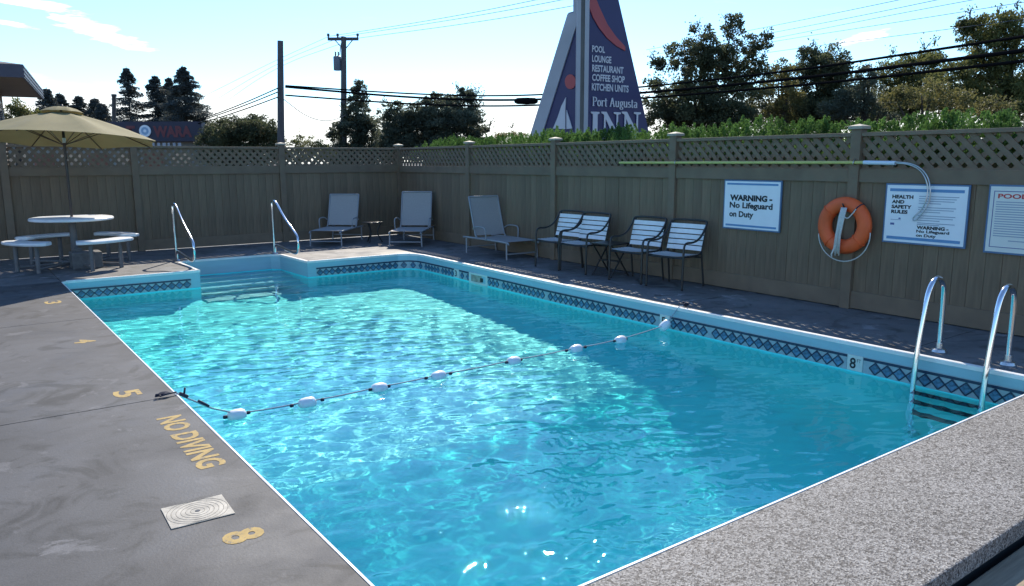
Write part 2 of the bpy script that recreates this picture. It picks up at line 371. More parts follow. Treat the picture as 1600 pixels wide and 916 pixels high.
deck = MB()
deck.box(-6.8, 8.4, PY1+1.29, 14.95, -.12, -.03); deck.box(-6.8, PX0-.02, 1.3, PY1+1.29, -.12, -.03); deck.box(6.46, 7.6, 1.3, PY1+1.29, -.12, -.03)
deck = tag(deck.build('pool_deck', 'sub_base'), kind='structure')
J = 0.005
def slab(poly, m_='deck_far'):
    m = MB(); m.prism([(x, y, 0) for x, y in poly], (0, 0, -.026)); return m.build('slab', m_, deck)
ys = [1.205, 5.345, 8.62, PY1]
for a, b in zip(ys[:-1], ys[1:]):
    slab([(-6.7, a+J), (PX0, a+J), (PX0, b-J), (-6.7, b-J)] if b != PY1 else [(-6.7, a+J), (PX0, a+J), (PX0, b-.06), (PX0+.0, b), (-6.7, b)], 'deck')
xs = [-6.7, -3.6, -1.2, PX0]
for a, b in zip(xs[:-1], xs[1:]): slab([(a+J, PY1+J), (b-J, PY1+J), (b-J, 14.9), (a+J, 14.9)])
slab([(PX0+J, PY1), (AX0, PY1), (AX0, AY1-.12), (AX0+.12, AY1), (AX0+.12, 14.9), (PX0+J, 14.9)])
slab([(AX0+.12+J, AY1), (AX1-.14-J, AY1), (AX1-.14-J, 14.9), (AX0+.12+J, 14.9)])
slab([(AX1-.14, AY1), (AX1-.02, AY1-.12), (AX1, PY1), (6.10, PY1), (6.27, 11.49), (6.35, 11.35), (6.37, 11.15), (8.0, 11.15), (8.0, 14.9), (AX1-.14, 14.9)])
rc = right_curve + [(11.15, 6.37)]
def rx(y):
    return float(np.interp(y, [p[0] for p in rc], [p[1] for p in rc]))
yr = [1.205, 3.05, 5.6, 8.4, 11.15]
for a, b in zip(yr[:-1], yr[1:]):
    mid = [(x, y) for y, x in rc if a+J < y < b-J]
    slab([(7.75, a+J), (7.75, b-J), (rx(b), b-J)] + mid[::-1] + ([(rx(max(a, PY0)), max(a+J, PY0))] if a > PY0 else [(6.18, PY0), (6.18, a+J)]))

# near edge of the pool: exposed aggregate slab with a dark recess and wooden boards below
m = MB(); m.box(PX0+.004, 6.176, 1.205, PY0, -.085, 0.0)
near = tag(m.build('terrace_edge', 'granite', bevel=0.008), kind='structure')
m = MB(); m.box(-6.8, 8.4, 1.24, 1.30, -.42, -.0855); tag(m.build('terrace_wall', 'sub_base'), kind='structure')
low = MB(); low.box(-7, 9, -3, 1.235, -.31, -.165); low = tag(low.build('boardwalk', 'sub_base'), kind='structure')
for k in range(22):
    y1 = 1.20 - k*0.145; m = MB(); m.box(-7, 9, y1-.137, y1, -.16, -.122); m.build('plank', 'plank', low, bevel=0.004)

# white lip round the pool
lip = MB()
def strip(mb, pts, w0, w1, z0, z1, closed=True):
    n = len(pts); P = [Vector((x, y, 0)) for x, y in pts]; nor = []
    for i in range(n):
        a, b, c = P[i-1], P[i], P[(i+1) % n]; t = ((b-a).normalized()+(c-b).normalized()).normalized(); nn = Vector((t.y, -t.x, 0))
        k = 1/max(0.5, nn.dot(Vector(((c-b).normalized().y, -(c-b).normalized().x, 0)))); nor.append(nn*k)
    A = [p+q*w0 for p, q in zip(P, nor)]; B = [p+q*w1 for p, q in zip(P, nor)]
    vs = [(*v.xy, z) for L, z in ((A, z0), (A, z1), (B, z1), (B, z0)) for v in L]
    fs = [(k*n+i, k*n+(i+1) % n, ((k+1) % 4)*n+(i+1) % n, ((k+1) % 4)*n+i) for k in range(4) for i in range(n)]
    mb.add(vs, fs)
strip(lip, outline, -0.006, 0.004, -.03, 0.0035)
basin_wall = MB()
n = len(outline)
WATER_Z = -.262
def wall_ring(z0, z1, off=0.0):
    w = MB(); vs = [(x, y, z) for z in (z0, z1) for x, y in outline]
    w.add(vs, [(i, (i+1) % n, (i+1) % n+n, i+n) for i in range(n)]); return w
basin = tag(wall_ring(-.245, -2.9).build('pool_basin', 'liner'), kind='structure')
wall_ring(-.002, -.247).build('wall_band', 'wall_band', basin)
lip.build('coping_lip', 'coping_white', basin)
def edge_run(pts):
    for (xa, ya), (xb, yb) in zip(pts[:-1], pts[1:]):
        a_, b_ = Vector((xa, ya, 0)), Vector((xb, yb, 0)); t_ = (b_-a_).normalized(); o_ = Vector((t_.y, -t_.x, 0))
        edge.prism([a_+o_*.0045+Vector((0, 0, .0055)), b_+o_*.0045+Vector((0, 0, .0055)), b_+o_*.040+Vector((0, 0, .0055)), a_+o_*.040+Vector((0, 0, .0055))], (0, 0, -.02))
for run in ([(x, y) for y, x in right_curve]+cor+[(AX1, PY1), (AX1-.02, AY1-.12)], [(AX0, AY1-.12), (AX0, PY1), (PX0+.06, PY1)]):
    edge = MB(); edge_run(run); edge.build('coping_edge', 'coping_white', basin)
# floor: shallow shelf, break below the float line, hopper at the near end
def floor_z(y):
    return float(np.interp(y, [1.9, 2.6, 3.7, 5.05, 6.0, 11.6], [-1.80, -2.30, -2.30, -1.50, -1.38, -1.12]))
fl = MB(); yy = np.linspace(1.9, 11.6, 80); vs = []
for y in yy: vs += [(x, y, floor_z(y)) for x in (1.05, 2.8, 4.6, 6.45)]
fl.add(vs, [(i*4+k, i*4+k+1, i*4+k+5, i*4+k+4) for i in range(len(yy)-1) for k in range(3)])
floor = fl.build('pool_floor', 'liner', basin, smooth='all')
# entry steps in the alcove
for k, (y0, y1, z) in enumerate(((12.50, 12.86, -.285), (12.20, 12.50, -.48), (11.90, 12.20, -.68), (11.60, 11.90, -.88))):
    m = MB(); m.box(AX0-.02, AX1+.02, y0, y1+.01, -1.3, z); st = m.build('step', 'step_plastic', basin)
    m = MB(); m.box(AX0, AX1, y0-.012, y0+.035, z-.025, z+.014); m.build('nosing', 'coping_white', st)
m = MB(); m.box(AX0-.0, AX1, 11.2, 11.6, -1.3, -1.06); m.build('step', 'step_plastic', basin)

# tile band: diamonds and dark lines, just proud of the wall
lines_mb = MB(); dia_me = {}
def frame_wall(p, q, nrm):
    d = (Vector(q)-Vector(p)).normalized(); return d, Vector(nrm).normalized()
def tile_run(p, q, skip=()):
    p = Vector((*p, 0)); q = Vector((*q, 0)); d = (q-p).normalized(); L = (q-p).length; nn = Vector((-d.y, d.x, 0))   # into the pool
    P = 0.103; cnt = int(L/P); off = (L-cnt*P)/2; zt, zb, zl = -.138, -.240, -.112
    gaps = [(a, b) for a, b in skip]
    def blocked(s): return any(a-.03 < s < b+.03 for a, b in gaps)
    ends = [0.0]+[g for ab in gaps for g in ab]+[L]
    for a, b in zip(ends[::2], ends[1::2]):
        def W(s, z, o): return p+d*s+nn*o+Vector((0, 0, z))
        back.prism([W(a, -.106, .002), W(a, -.246, .002), W(b, -.246, .002), W(b, -.106, .002)], nn*.002)
        lines_mb.prism([W(a, zl, .004), W(a, zt+.004, .004), W(b, zt+.004, .004), W(b, zl, .004)], nn*.003)
    for i in range(cnt):
        s = off+(i+.5)*P
        if blocked(s): continue
        h = (zt-zb)/2; zc = (zt+zb)/2
        if 'd' not in dia_me:
            m = MB(); r = h*.80; q_ = P*.40; m.prism([(-q_, 0, 0), (0, 0, -r), (q_, 0, 0), (0, 0, r)], (0, .004, 0)); o = m.build('tile', 'tile_blue', basin); dia_me['d'] = o.data
        else: o = link('tile', dia_me['d'], basin)
        ang = math.atan2(d.y, d.x); o.matrix_world = Matrix.Translation(p+d*s+nn*.0045+Vector((0, 0, zc)))@Matrix.Rotation(ang, 4, 'Z')
        for sg, sh in ((-1, -1), (-1, 1), (1, -1), (1, 1)):
            a0 = p+d*s+nn*.005+Vector((0, 0, zc+sg*h)); a1 = p+d*(s+sh*P/2)+nn*.005+Vector((0, 0, zc)); t = (a1-a0).normalized(); u = t.cross(nn)*.0058
            lines_mb.prism([a0+u, a0-u, a1-u, a1+u], nn*.0022)
back = MB()
seg = [(x, y) for y, x in right_curve] + [cor[0]]
def along(y): # cumulative skip handled per segment
    return y
MARK = {'3': 10.06, '5': 5.615, '8': 3.424}; SK = (9.15, 9.66)
for (x0, y0), (x1, y1) in zip(seg[:-1], seg[1:]):
    sk = []
    for yc in MARK.values():
        if y0 <= yc < y1: sk.append((yc-.075-y0, yc+.075-y0))
    for a, b in (SK,):
        lo, hi = max(a, y0), min(b, y1)
        if lo < hi: sk.append((lo-y0, hi-y0))
    sk.sort(); tile_run((x0, y0), (x1, y1), sk)
tile_run((6.10, PY1), (AX1+.14, PY1)); tile_run((AX0-.13, PY1), (PX0+.06, PY1))
for a, b in zip(cor[:-1], cor[1:]): tile_run(a, b)
back.build('tile_backing', 'tile_back', basin); tag(lines_mb.build('tile_grid', 'tile_line', basin), kind='stuff')
# depth markers and skimmer in the right wall
for ch, yc in MARK.items():
    x = rx(yc); m = MB(); m.box(x-.008, x, yc-.07, yc+.07, -.242, -.106); mk = m.build('depth_marker', 'marker', basin)
    text('numeral', ch, 'black_print', mk, (x-.0085, yc+.045, -.225), (0, -1, 0), (0, 0, 1), 0.055, 0.095, 0.02)
    if ch == '8': text('numeral', 'FT', 'black_print', mk, (x-.0085, yc-.02, -.165), (0, -1, 0), (0, 0, 1), 0.035, 0.03)
x = rx(9.4); sk = MB()
for b in ((9.155, 9.655, -.13, -.105), (9.155, 9.655, -.27, -.235), (9.155, 9.21, -.235, -.13), (9.6, 9.655, -.235, -.13)):
    sk.box(x-.012, x+.05, b[0], b[1], b[2], b[3])
skm = sk.build('skimmer_plate', 'marker', basin)
m = MB(); m.box(x-.004, x+.05, 9.21, 9.6, -.235, -.13); m.build('skimmer_flap', 'lid', skm)
m = MB(); m.box(x-.006, x-.003, 9.24, 9.36, -.22, -.16); m.build('skimmer_slot', 'black', skm)

# ------------------------------------------------------------------ water
def ripple_field(nx, ny, dx):
    fx = np.fft.fftfreq(nx, dx)[:, None]; fy = np.fft.fftfreq(ny, dx)[None, :]; k = np.hypot(fx, fy)+1e-6
    th = np.arctan2(fy, fx)
    g = np.random.default_rng(11)
    def band(l0, w, direction=None, spread=1.0):
        a = np.exp(-((np.log(k*l0))**2)/(2*w*w))
        if direction is not None:
            c = np.abs(np.cos(th-direction)); a = a*(c**(2/spread))
        ph = g.normal(size=(nx, ny))+1j*g.normal(size=(nx, ny)); h = np.real(np.fft.ifft2(a*ph)); return h/h.std()
    return band(0.95, .35)*.0040 + band(0.36, .40, R(80), 1.0)*.0036 + band(0.17, .35, R(72), .7)*.00190
wx0, wx1, wy0, wy1, dx = 1.06, 6.46, 1.88, 12.92, 0.0135
nx, ny = int((wx1-wx0)/dx)+1, int((wy1-wy0)/dx)+1
H = ripple_field(nx+64, ny+64, dx)[:nx, :ny]
X = np.linspace(wx0, wx1, nx); Y = np.linspace(wy0, wy1, ny)
calm = 0.45+0.55*np.clip((11.5-Y)/3.0, 0, 1)[None, :]
calm = calm*(1-0.35*np.clip((X-4.6)/1.6, 0, 1)[:, None])
H = H*calm*(0.30+0.17*np.clip((5.6-Y)/2.2, 0, 1)[None, :]*np.clip((5.6-X)/2.0, 0.3, 1)[:, None])
# patches of fine ripples, added and shaped to throw sun glints
def patch(cx_, cy_, rx_, ry_): return np.exp(-((X[:, None]-cx_)/rx_)**2-((Y[None, :]-cy_)/ry_)**2)
gz = 1.15*patch(2.0, 2.45, .65, .5)+.65*patch(2.8, 2.9, 1.1, .9)+1.0*patch(3.3, 3.5, .4, .32)+.95*patch(4.95, 3.5, .55, .28)+.35*patch(2.2, 5.2, 1.0, 1.0)
gz = gz*(0.6+0.4*np.clip(H/H.std(), -1, 1.5))
fxx = np.fft.fftfreq(nx, dx)[:, None]; fyy = np.fft.fftfreq(ny, dx)[None, :]; kk = np.hypot(fxx, fyy)+1e-6
fine = np.real(np.fft.ifft2(np.exp(-((np.log(kk*0.075))**2)/(2*.3**2))*np.fft.fft2(np.random.default_rng(3).normal(size=(nx, ny))))); fine /= fine.std()
H = H+fine*gz*.0013
V = np.stack([np.repeat(X, ny), np.tile(Y, nx), (WATER_Z+H).ravel()], 1)
i = np.arange(nx-1)[:, None]*ny+np.arange(ny-1)[None, :]
Q = np.stack([i, i+ny, i+ny+1, i+1], -1).reshape(-1, 4)
me = bpy.data.meshes.new('water')
faces = Q.tolist()
me.from_pydata(V.tolist(), [], faces)
me.materials.append(MATS['water'])
sm = np.zeros(len(me.polygons), bool); sm[:len(Q)] = True; me.polygons.foreach_set('use_smooth', sm)
me.update()
water = tag(link('water', me), kind='structure')
water.cycles.is_caustics_caster = True
for o in [basin] + kids(basin):
    o.cycles.is_caustics_receiver = True

# ------------------------------------------------------------------ fences
CAP = {}
def fence(p0, p1, posts, label):
    p0 = Vector((*p0, 0)); p1 = Vector((*p1, 0)); d = (p1-p0).normalized(); L = (p1-p0).length
    root = empty('wooden_fence', p0, math.atan2(d.y, d.x), label=label, cat='fence', group='fences round the pool')
    def shared(key, name, m, make, bevel=0.0):
        if key in CAP: return link(name, CAP[key], root)
        o = make().build(name, m, root, bevel=bevel); CAP[key] = o.data; return o
    # local +y is the side away from the pool
    for s in posts:
        o = shared('post', 'post', 'fence_trim', lambda: MB().box(-.055, .055, -.055, .055, 0, 1.862), .004); o.location = (s, 0, 0)
        c = MB().box(-.078, .078, -.078, .078, 1.862, 1.892).add([(-.078, -.078, 1.892), (.078, -.078, 1.892), (.078, .078, 1.892), (-.078, .078, 1.892), (0, 0, 1.915)], [(0, 1, 4), (1, 2, 4), (2, 3, 4), (3, 0, 4)])
        if 'cap' in CAP: q = link('post_cap', CAP['cap'], o)
        else: q = c.build('post_cap', 'fence_cap', o); CAP['cap'] = q.data
    for a, b in zip(posts[:-1], posts[1:]):
        a += .056; b -= .056
        for z0, z1, y0, y1, nm in ((1.787, 1.826, -.045, .045, 'top_rail'), (1.325, 1.458, -.038, .03, 'middle_rail'), (0.010, 0.19, -.036, -.012, 'bottom_rail')):
            MB().box(a, b, y0, y1, z0, z1).build(nm, 'fence_trim', root, bevel=.003)
        MB().box(a, b, -.02, .02, 1.458, 1.474).build('lattice_bead', 'fence_trim', root)
        nb = max(1, round((b-a)/.142)); w = (b-a)/nb
        for k in range(nb):
            o = shared(('board'), 'board', 'fence', lambda: MB().box(-.0702, .0702, -.012, .010, .06, 1.33), .0065)
            o.location = (a+(k+.5)*w, random.uniform(-.002, .003), random.uniform(-.006, .004)); o.scale = (w/.1415, 1, 1)
        zl, zh = 1.462, 1.795; h = zh-zl; P = .13
        for sg in (-1, 1):
            k = 0; s = a-h+P*.5
            while s < b:
                # centre line from (s, bottom) to (s+h, top) for sg=+1, mirrored otherwise
                t0 = max(0, (a-s)/h); t1 = min(1, (b-s)/h)
                if t1-t0 > .08:
                    xa, xb = s+t0*h, s+t1*h; za, zb = (zl+t0*h, zl+t1*h)
                    if sg < 0: xa, xb = a+b-xa, a+b-xb
                    o = shared('slat', 'lattice_slat', 'slat', lambda: MB().box(-.5, .5, -.0055, .0055, -.024, .024))
                    LL = math.hypot(xb-xa, zb-za); ang = math.atan2(zb-za, xb-xa)
                    o.location = ((xa+xb)/2, .006*sg, (za+zb)/2); o.rotation_euler = (0, -ang, 0); o.scale = (LL, 1, 1)
                s += P
    return root
YB = 14.75
def fx(y): return 7.56+.0218*(y-1.0)
fence_back = fence((-4.4, YB), (fx(YB), YB), [0, 2.6, 5.22, 7.12, 9.72, 4.4+fx(YB)], 'long brown fence with lattice top behind the umbrella table and handrails')
dirR = Vector((fx(1.0)-fx(YB), 1.0-YB, 0)).normalized()
LR = (Vector((fx(YB), YB, 0))-Vector((fx(1.0), 1.0, 0))).length
def sR(y): return (YB-y)/(YB-1.0)*LR
fence_side = fence((fx(YB)+.0, YB-.112), (fx(1.0), 1.0), [sR(y)-.112 for y in (11.92, 9.39, 6.89, 4.37, 1.86)], 'brown fence with lattice top carrying the signs and the ring buoy')
# panel between the corner post and the first post of the side fence
def extra_panel(root, a, b):
    for z0, z1, y0, y1, nm in ((1.787, 1.826, -.045, .045, 'top_rail'), (1.325, 1.458, -.038, .03, 'middle_rail'), (0.010, 0.19, -.036, -.012, 'bottom_rail')):
        MB().box(a, b, y0, y1, z0, z1).build(nm, 'fence_trim', root, bevel=.003)
    nb = round((b-a)/.142); w = (b-a)/nb
    for k in range(nb):
        o = link('board', CAP['board'], root); o.location = (a+(k+.5)*w, random.uniform(-.002, .003), random.uniform(-.006, .004)); o.scale = (w/.1415, 1, 1)
    zl, zh = 1.462, 1.795; h = zh-zl; P = .13
    for sg in (-1, 1):
        s = a-h+P*.5
        while s < b:
            t0 = max(0, (a-s)/h); t1 = min(1, (b-s)/h)
            if t1-t0 > .08:
                xa, xb = s+t0*h, s+t1*h; za, zb = zl+t0*h, zl+t1*h
                if sg < 0: xa, xb = a+b-xa, a+b-xb
                o = link('lattice_slat', CAP['slat'], root); o.location = ((xa+xb)/2, .006*sg, (za+zb)/2); o.rotation_euler = (0, -math.atan2(zb-za, xb-xa), 0); o.scale = (math.hypot(xb-xa, zb-za), 1, 1)
            s += P
extra_panel(fence_side, 0.0, sR(11.92)-.112-.056)
FD = Vector((fx(1.0)-fx(YB), 1.0-YB, 0)).normalized()      # along the side fence, towards the camera
FN = Vector((FD.y, -FD.x, 0))                              # towards the pool (-x)
if FN.x > 0: FN = -FN
def wall_pt(y, z, off): return Vector((fx(y), y, z)) + FN*off

# ------------------------------------------------------------------ things on the side fence
def sign_board(name, ya, yb, z0, z1, label, face='sign_white', off=.022):
    c = wall_pt((ya+yb)/2, 0, off+.012)
    root = empty(name, c, math.atan2(FD.y, FD.x), label=label, cat='sign', group='notices on the side fence')
    w = abs(ya-yb); MB().box(-w/2-.016, w/2+.016, -.006, .010, z0-.016, z1+.016).build('backing', 'sign_edge', root)
    MB().box(-w/2, w/2, -.0095, -.0055, z0, z1).build('panel', face, root); return root, w
ink = -.0105
def stext(root, body, x, z, h, w=None, bold=.012, m='black_print', nm='lettering'):
    return text(nm, body, m, root, (x, ink, z), (1, 0, 0), (0, 0, 1), w, h, bold, .0006)
sg, w = sign_board('warning_sign', 6.02, 5.24, .752, 1.305, 'white notice with blue bars reading WARNING No Lifeguard on Duty')
for z in (1.262, .772): MB().box(-w/2+.03, w/2-.03, -.0112, -.0096, z, z+.022).build('bar', 'sign_blue', sg)
stext(sg, 'WARNING -', -.31, 1.075, .072, .60, .055); stext(sg, 'No Lifeguard', -.31, .968, .092, .61, .036); stext(sg, 'on Duty', -.31, .862, .092, .35, .036)
sg, w = sign_board('safety_sign', 4.0, 3.235, .752, 1.305, 'white notice with blue bars headed HEALTH AND SAFETY RULES')
for z in (1.245, .775): MB().box(-w/2+.03, w/2-.03, -.0112, -.0096, z, z+.028).build('bar', 'sign_blue', sg)
for k, (t, ww) in enumerate((('HEALTH', .21), ('AND', .125), ('SAFETY', .20), ('RULES', .165))): stext(sg, t, -.325, 1.175-k*.049, .036, ww, .05)
for k, z in enumerate((1.20, 1.178, 1.156, 1.134, 1.095, 1.073, 1.051, 1.015, .993, .971, .945, .930)):
    wl_ = .37-(.16 if k in (3, 6, 9, 11) else .02*((k*7) % 3)); MB().box(-.06, -.06+wl_, -.0112, -.0096, z, z+.007).build('text_line', 'sign_grey_ink', sg)
MB().box(-.325, -.22, -.0112, -.0096, .965, .970).build('logo', 'sign_grey_ink', sg); MB().box(-.245, -.225, -.0112, -.0096, .974, .988).build('logo', 'sign_ink', sg); MB().box(-.325, -.285, -.0112, -.0096, .915, .935).build('logo', 'sign_ink', sg)
stext(sg, 'WARNING -', -.06, .888, .034, .30, .05); stext(sg, 'No Lifeguard', -.06, .846, .037, .31, .036); stext(sg, 'on Duty', -.06, .806, .037, .19, .036)
sg, w = sign_board('rules_sign', 3.045, 2.38, .735, 1.315, 'cream notice with red heading POOL RULES at the right edge', 'sign_cream')
for a in ((-w/2+.03, w/2-.03, 1.27, 1.276), (-w/2+.03, w/2-.03, .775, .781), (-w/2+.03, -w/2+.036, .781, 1.27), (w/2-.036, w/2-.03, .781, 1.27)):
    MB().box(a[0], a[1], -.0112, -.0096, a[2], a[3]).build('border', 'sign_ink', sg)
stext(sg, 'POOL RULES', -w/2+.065, 1.21, .042, .50, .03, 'sign_red')
for k in range(15):
    z = 1.175-k*.0215; MB().box(-w/2+.055, w/2-.07-.09*((k*5) % 4 == 0), -.0112, -.0096, z, z+.008).build('text_line', 'sign_grey_ink', sg)
MB().box(-.15, .08, -.0112, -.0096, .835, .843).build('text_line', 'sign_grey_ink', sg)

# ring buoy with its rope and hanging line bundle
c = wall_pt(4.40, .878, .10)
rb = empty('ring_buoy', c, math.atan2(FD.y, FD.x), label='orange ring buoy hanging on the fence between two notices', cat='ring buoy')
m = MB(); NR, nr = 40, 16; vs = []
for i in range(NR):
    a = 2*math.pi*i/NR
    for k in range(nr):
        b = 2*math.pi*k/nr; r = .222+.076*math.cos(b); vs.append((r*math.cos(a), .060*math.sin(b), r*math.sin(a)))
m.add(vs, [(i*nr+k, i*nr+(k+1) % nr, ((i+1) % NR)*nr+(k+1) % nr, ((i+1) % NR)*nr+k) for i in range(NR) for k in range(nr)]); m.build('ring', 'buoy', rb, smooth='all')
for a in (50, 140, 230, 320):
    mm = MB(); A = R(a); pts = []
    for k in range(16):
        b = 2*math.pi*k/16; r = .222+.080*math.cos(b); pts.append((r*math.cos(A), .064*math.sin(b), r*math.sin(A)))
    mm.tube(pts, .006, 6, closed=True).build('rope_band', 'rope_dark' if a == 50 else 'buoy', rb, smooth='all')
pts = []
for k in range(25):
    t = k/24; a = R(-160+150*t); sag = .07*math.sin(math.pi*t); pts.append(((.30+sag)*math.cos(a)+.02, -.045, (.30+sag)*math.sin(a)))
MB().tube(pts, .0055, 6).build('grab_line', 'rope_white', rb, smooth='all')
b = MB()
for k in range(6):
    x = -.03+k*.011; b.tube([(x+.035, -.075-.006*(k % 2), .19), (x+.02, -.085, .10), (x-.005, -.085-.006*(k % 3), -.1), (x-.022+.006*(k % 2), -.08, -.27-.02*(k % 3))], .008, 6)
b.tube([(-.03, -.085, -.2), (-.07, -.085, -.30), (-.066, -.085, -.33)], .009, 6)
b.build('line_bundle', 'rope_white', rb, smooth='all')
MB().tube([(.02, .07, .20), (.02, -.07, .20), (.02, -.09, .23)], .008, 6).build('hook', 'black', rb, smooth='all')
MB().tube(smoothpath([(.03, -.09, .12), (.08, -.09, .07), (.13, -.08, .13), (.16, -.07, .18)]), .006, 6).build('tie', 'rope_white', rb, smooth='all')

# shepherd's hook pole
c = wall_pt(7.85, 1.523, .075)
hp = empty('rescue_pole', c, math.atan2(FD.y, FD.x), label='long yellow rescue pole with a hooked end hung along the lattice', cat='pole')
MB().tube([(0, 0, 0), (3.62, 0, .002)], .0165, 12).build('shaft', 'pole_yellow', hp, smooth=True)
MB().tube([(3.60, 0, .002), (3.93, 0, -.004)], .0205, 12).build('sleeve', 'pole_white', hp, smooth=True)
loop = [(3.93, -.004), (4.06, -.012), (4.17, -.06), (4.245, -.15), (4.27, -.26), (4.262, -.36), (4.225, -.44), (4.17, -.505), (4.145, -.535), (4.155, -.555), (4.185, -.545), (4.25, -.46), (4.295, -.36), (4.292, -.24), (4.262, -.14), (4.19, -.05), (4.07, -.003), (3.93, .006)]
MB().tube(smoothpath([(x, -.01*(k % 2), z) for k, (x, z) in enumerate(loop)], 2), .0065, 8).build('hook', 'steel_dull', hp, smooth='all')
for x in (1.05, 3.5):
    MB().tube(smoothpath([(x, .06, .03), (x, -.005, .03), (x, -.03, .0), (x, -.02, -.022), (x, .01, -.024)]), .005, 6).build('bracket', 'steel_dull', hp, smooth='all')

# ------------------------------------------------------------------ handrails and ladder
def handrail(x, y, label):
    o = empty('handrail', (x, y, 0), 0, label=label, cat='handrail', group='handrails at the entry steps')
    pts = smoothpath([(0, 0, 0), (0, 0, .80), (0, .01, .885), (0, -.09, .900), (0, -.20, .885), (0, -.55, .64), (0, -1.03, .42), (0, -1.13, .34), (0, -1.13, .20), (0, -1.08, .10), (0, -.90, .085), (0, -.12, .16), (0, -.06, .14), (0, -.055, 0)], 3)
    MB().tube(pts, .021, 12).build('rail', 'steel', o, smooth='all')
    for yy in (0, -.055): MB().lathe([(.0, .022), (.03, .022), (.038, .012), (.045, 0.001)], 16, Matrix.Translation((0, yy, 0))).build('escutcheon', 'steel_dull', o, smooth=True)
    return o
handrail(2.90, 13.00, 'steel handrail nearest the umbrella table at the entry steps')
handrail(4.47, 12.95, 'steel handrail nearest the sun loungers at the entry steps')
ld = empty('pool_ladder', (6.2, 2.61, 0), label='steel pool ladder with two arched rails and dark treads', cat='ladder')
for y in (.255, -.255):
    pts = smoothpath([(.245, y, .0), (.245, y, .40), (.225, y, .57), (.12, y, .632), (-.0, y, .58), (-.06, y, .40), (-.115, y, .05), (-.14, y, -.20), (-.145, y, -1.35), (-.10, y, -1.42), (-.02, y, -1.42)], 3)
    MB().tube(pts, .0215, 14).build('rail', 'steel', ld, smooth='all')
    MB().lathe([(0, .075), (.026, .075), (.028, .03), (.05, .022), (.058, 0.001)], 18, Matrix.Translation((.245, y, 0))).build('escutcheon', 'steel_dull', ld, smooth=True)
for z in (-.275, -.53, -.80):
    MB().box(-.19, -.11, -.25, .25, z-.03, z).build('tread', 'black', ld, bevel=.008)
    for y in (-.235, .235): MB().tube([(-.20, y, z-.015), (-.10, y, z-.015)], .014, 8).build('tread_bolt', 'steel_dull', ld, smooth=True)

# ------------------------------------------------------------------ float line
fl_ = empty('float_line', (PX0, 5.36, 0), label='rope with a row of white floats strung across the pool', cat='float line')
flx = [1.536, 2.049, 2.66, 3.221, 4.021, 4.773, 5.379]
fly = [5.433, 5.40, 5.42, 5.44, 5.45, 5.456, 5.47]
O = Vector((PX0, 5.36, 0))
pts = [Vector((1.03, 5.36, .012)), Vector((1.12, 5.365, .02)), Vector((1.17, 5.372, -.02)), Vector((1.36, 5.405, -.15))]
for x, y in zip(flx, fly): pts.append(Vector((x, y, -.232)))
pts += [Vector((6.08, 5.505, -.185)), Vector((6.16, 5.46, -.06)), Vector((6.205, 5.43, .018)), Vector((6.27, 5.40, .02))]
pts2 = []
for a, b in zip(pts[:-1], pts[1:]):
    for k in range(6):
        t = k/6; q = a.lerp(b, t)
        if 1.5 < a.x < 5.4: q.z -= .012*math.sin(math.pi*t); q.y += .015*math.sin(math.pi*t)
        pts2.append(q-O)
pts2.append(pts[-1]-O)
rope_me = MB().tube(pts2, .0055, 6).build('rope', 'rope', fl_, smooth='all')
prof = [(.0, -.068), (.018, -.066), (.038, -.056), (.046, -.034), (.049, 0), (.046, .034), (.038, .056), (.018, .066), (.0, .068)]
fme = None
for k, (x, y) in enumerate(list(zip(flx, fly))+[(6.075, 5.51)]):
    z = -.248 if k < 7 else -.19
    if fme is None: o = MB().lathe(prof, 20).build('float', 'float_plastic', fl_, smooth='all'); fme = o.data
    else: o = link('float', fme, fl_)
    if k == 7: o.rotation_euler = (0, R(90-40), R(-20))
    else: o.rotation_euler = (0, R(90+random.uniform(-5, 5)), R(random.uniform(-6, 6)))
    o.location = Vector((x, y, z))-O
    if k < 7:
        for s in (-1, 1):
            q = MB().lathe([(0, -.016), (.012, -.012), (.014, 0), (.012, .012), (0, .016)], 10).build('stop_knot', 'rope_dark', fl_, smooth='all'); q.rotation_euler = (0, R(90), 0)
            q.location = Vector((x+s*(.082 if (k+s) % 2 else .12), y, z+.006))-O
m = MB()
for a in range(5): 
    A = R(a*72); m.tube(smoothpath([(-.10, 0, .015), (-.12+.03*math.cos(A), .02*math.sin(A), .02+.012*math.sin(A*2)), (-.07+.02*math.cos(A), .025*math.sin(A), .03), (-.03, 0, .02), (.0, .004, .02)]), .005, 6)
m.build('tie_knot', 'rope_dark', fl_, smooth='all')
m = MB().tube([(.02, .007, .005), (.05, .014, -.015), (.07, .02, -.03)], .013, 8); m.tube([(.05, .01, .0), (.055, .0, .04)], .007, 6)
MB().tube([(.14, .028, -.075), (.21, .04, -.13)], .010, 8).build('rope_splice', 'rope_dark', fl_, smooth='all')
m.build('rope_clip', 'rope_dark', fl_, smooth='all')
m = MB(); ox = 6.27-PX0
for a in range(7):
    A = R(a*51+20); m.tube(smoothpath([(ox, .04, .015), (ox+.04*math.cos(A), .04+.05*math.sin(A), .03+.03*abs(math.cos(A*1.5))), (ox+.01, .045, .05), (ox-.02, .05, .02)]), .008, 6)
m.build('anchor_knot', 'rope_dark', fl_, smooth='all')

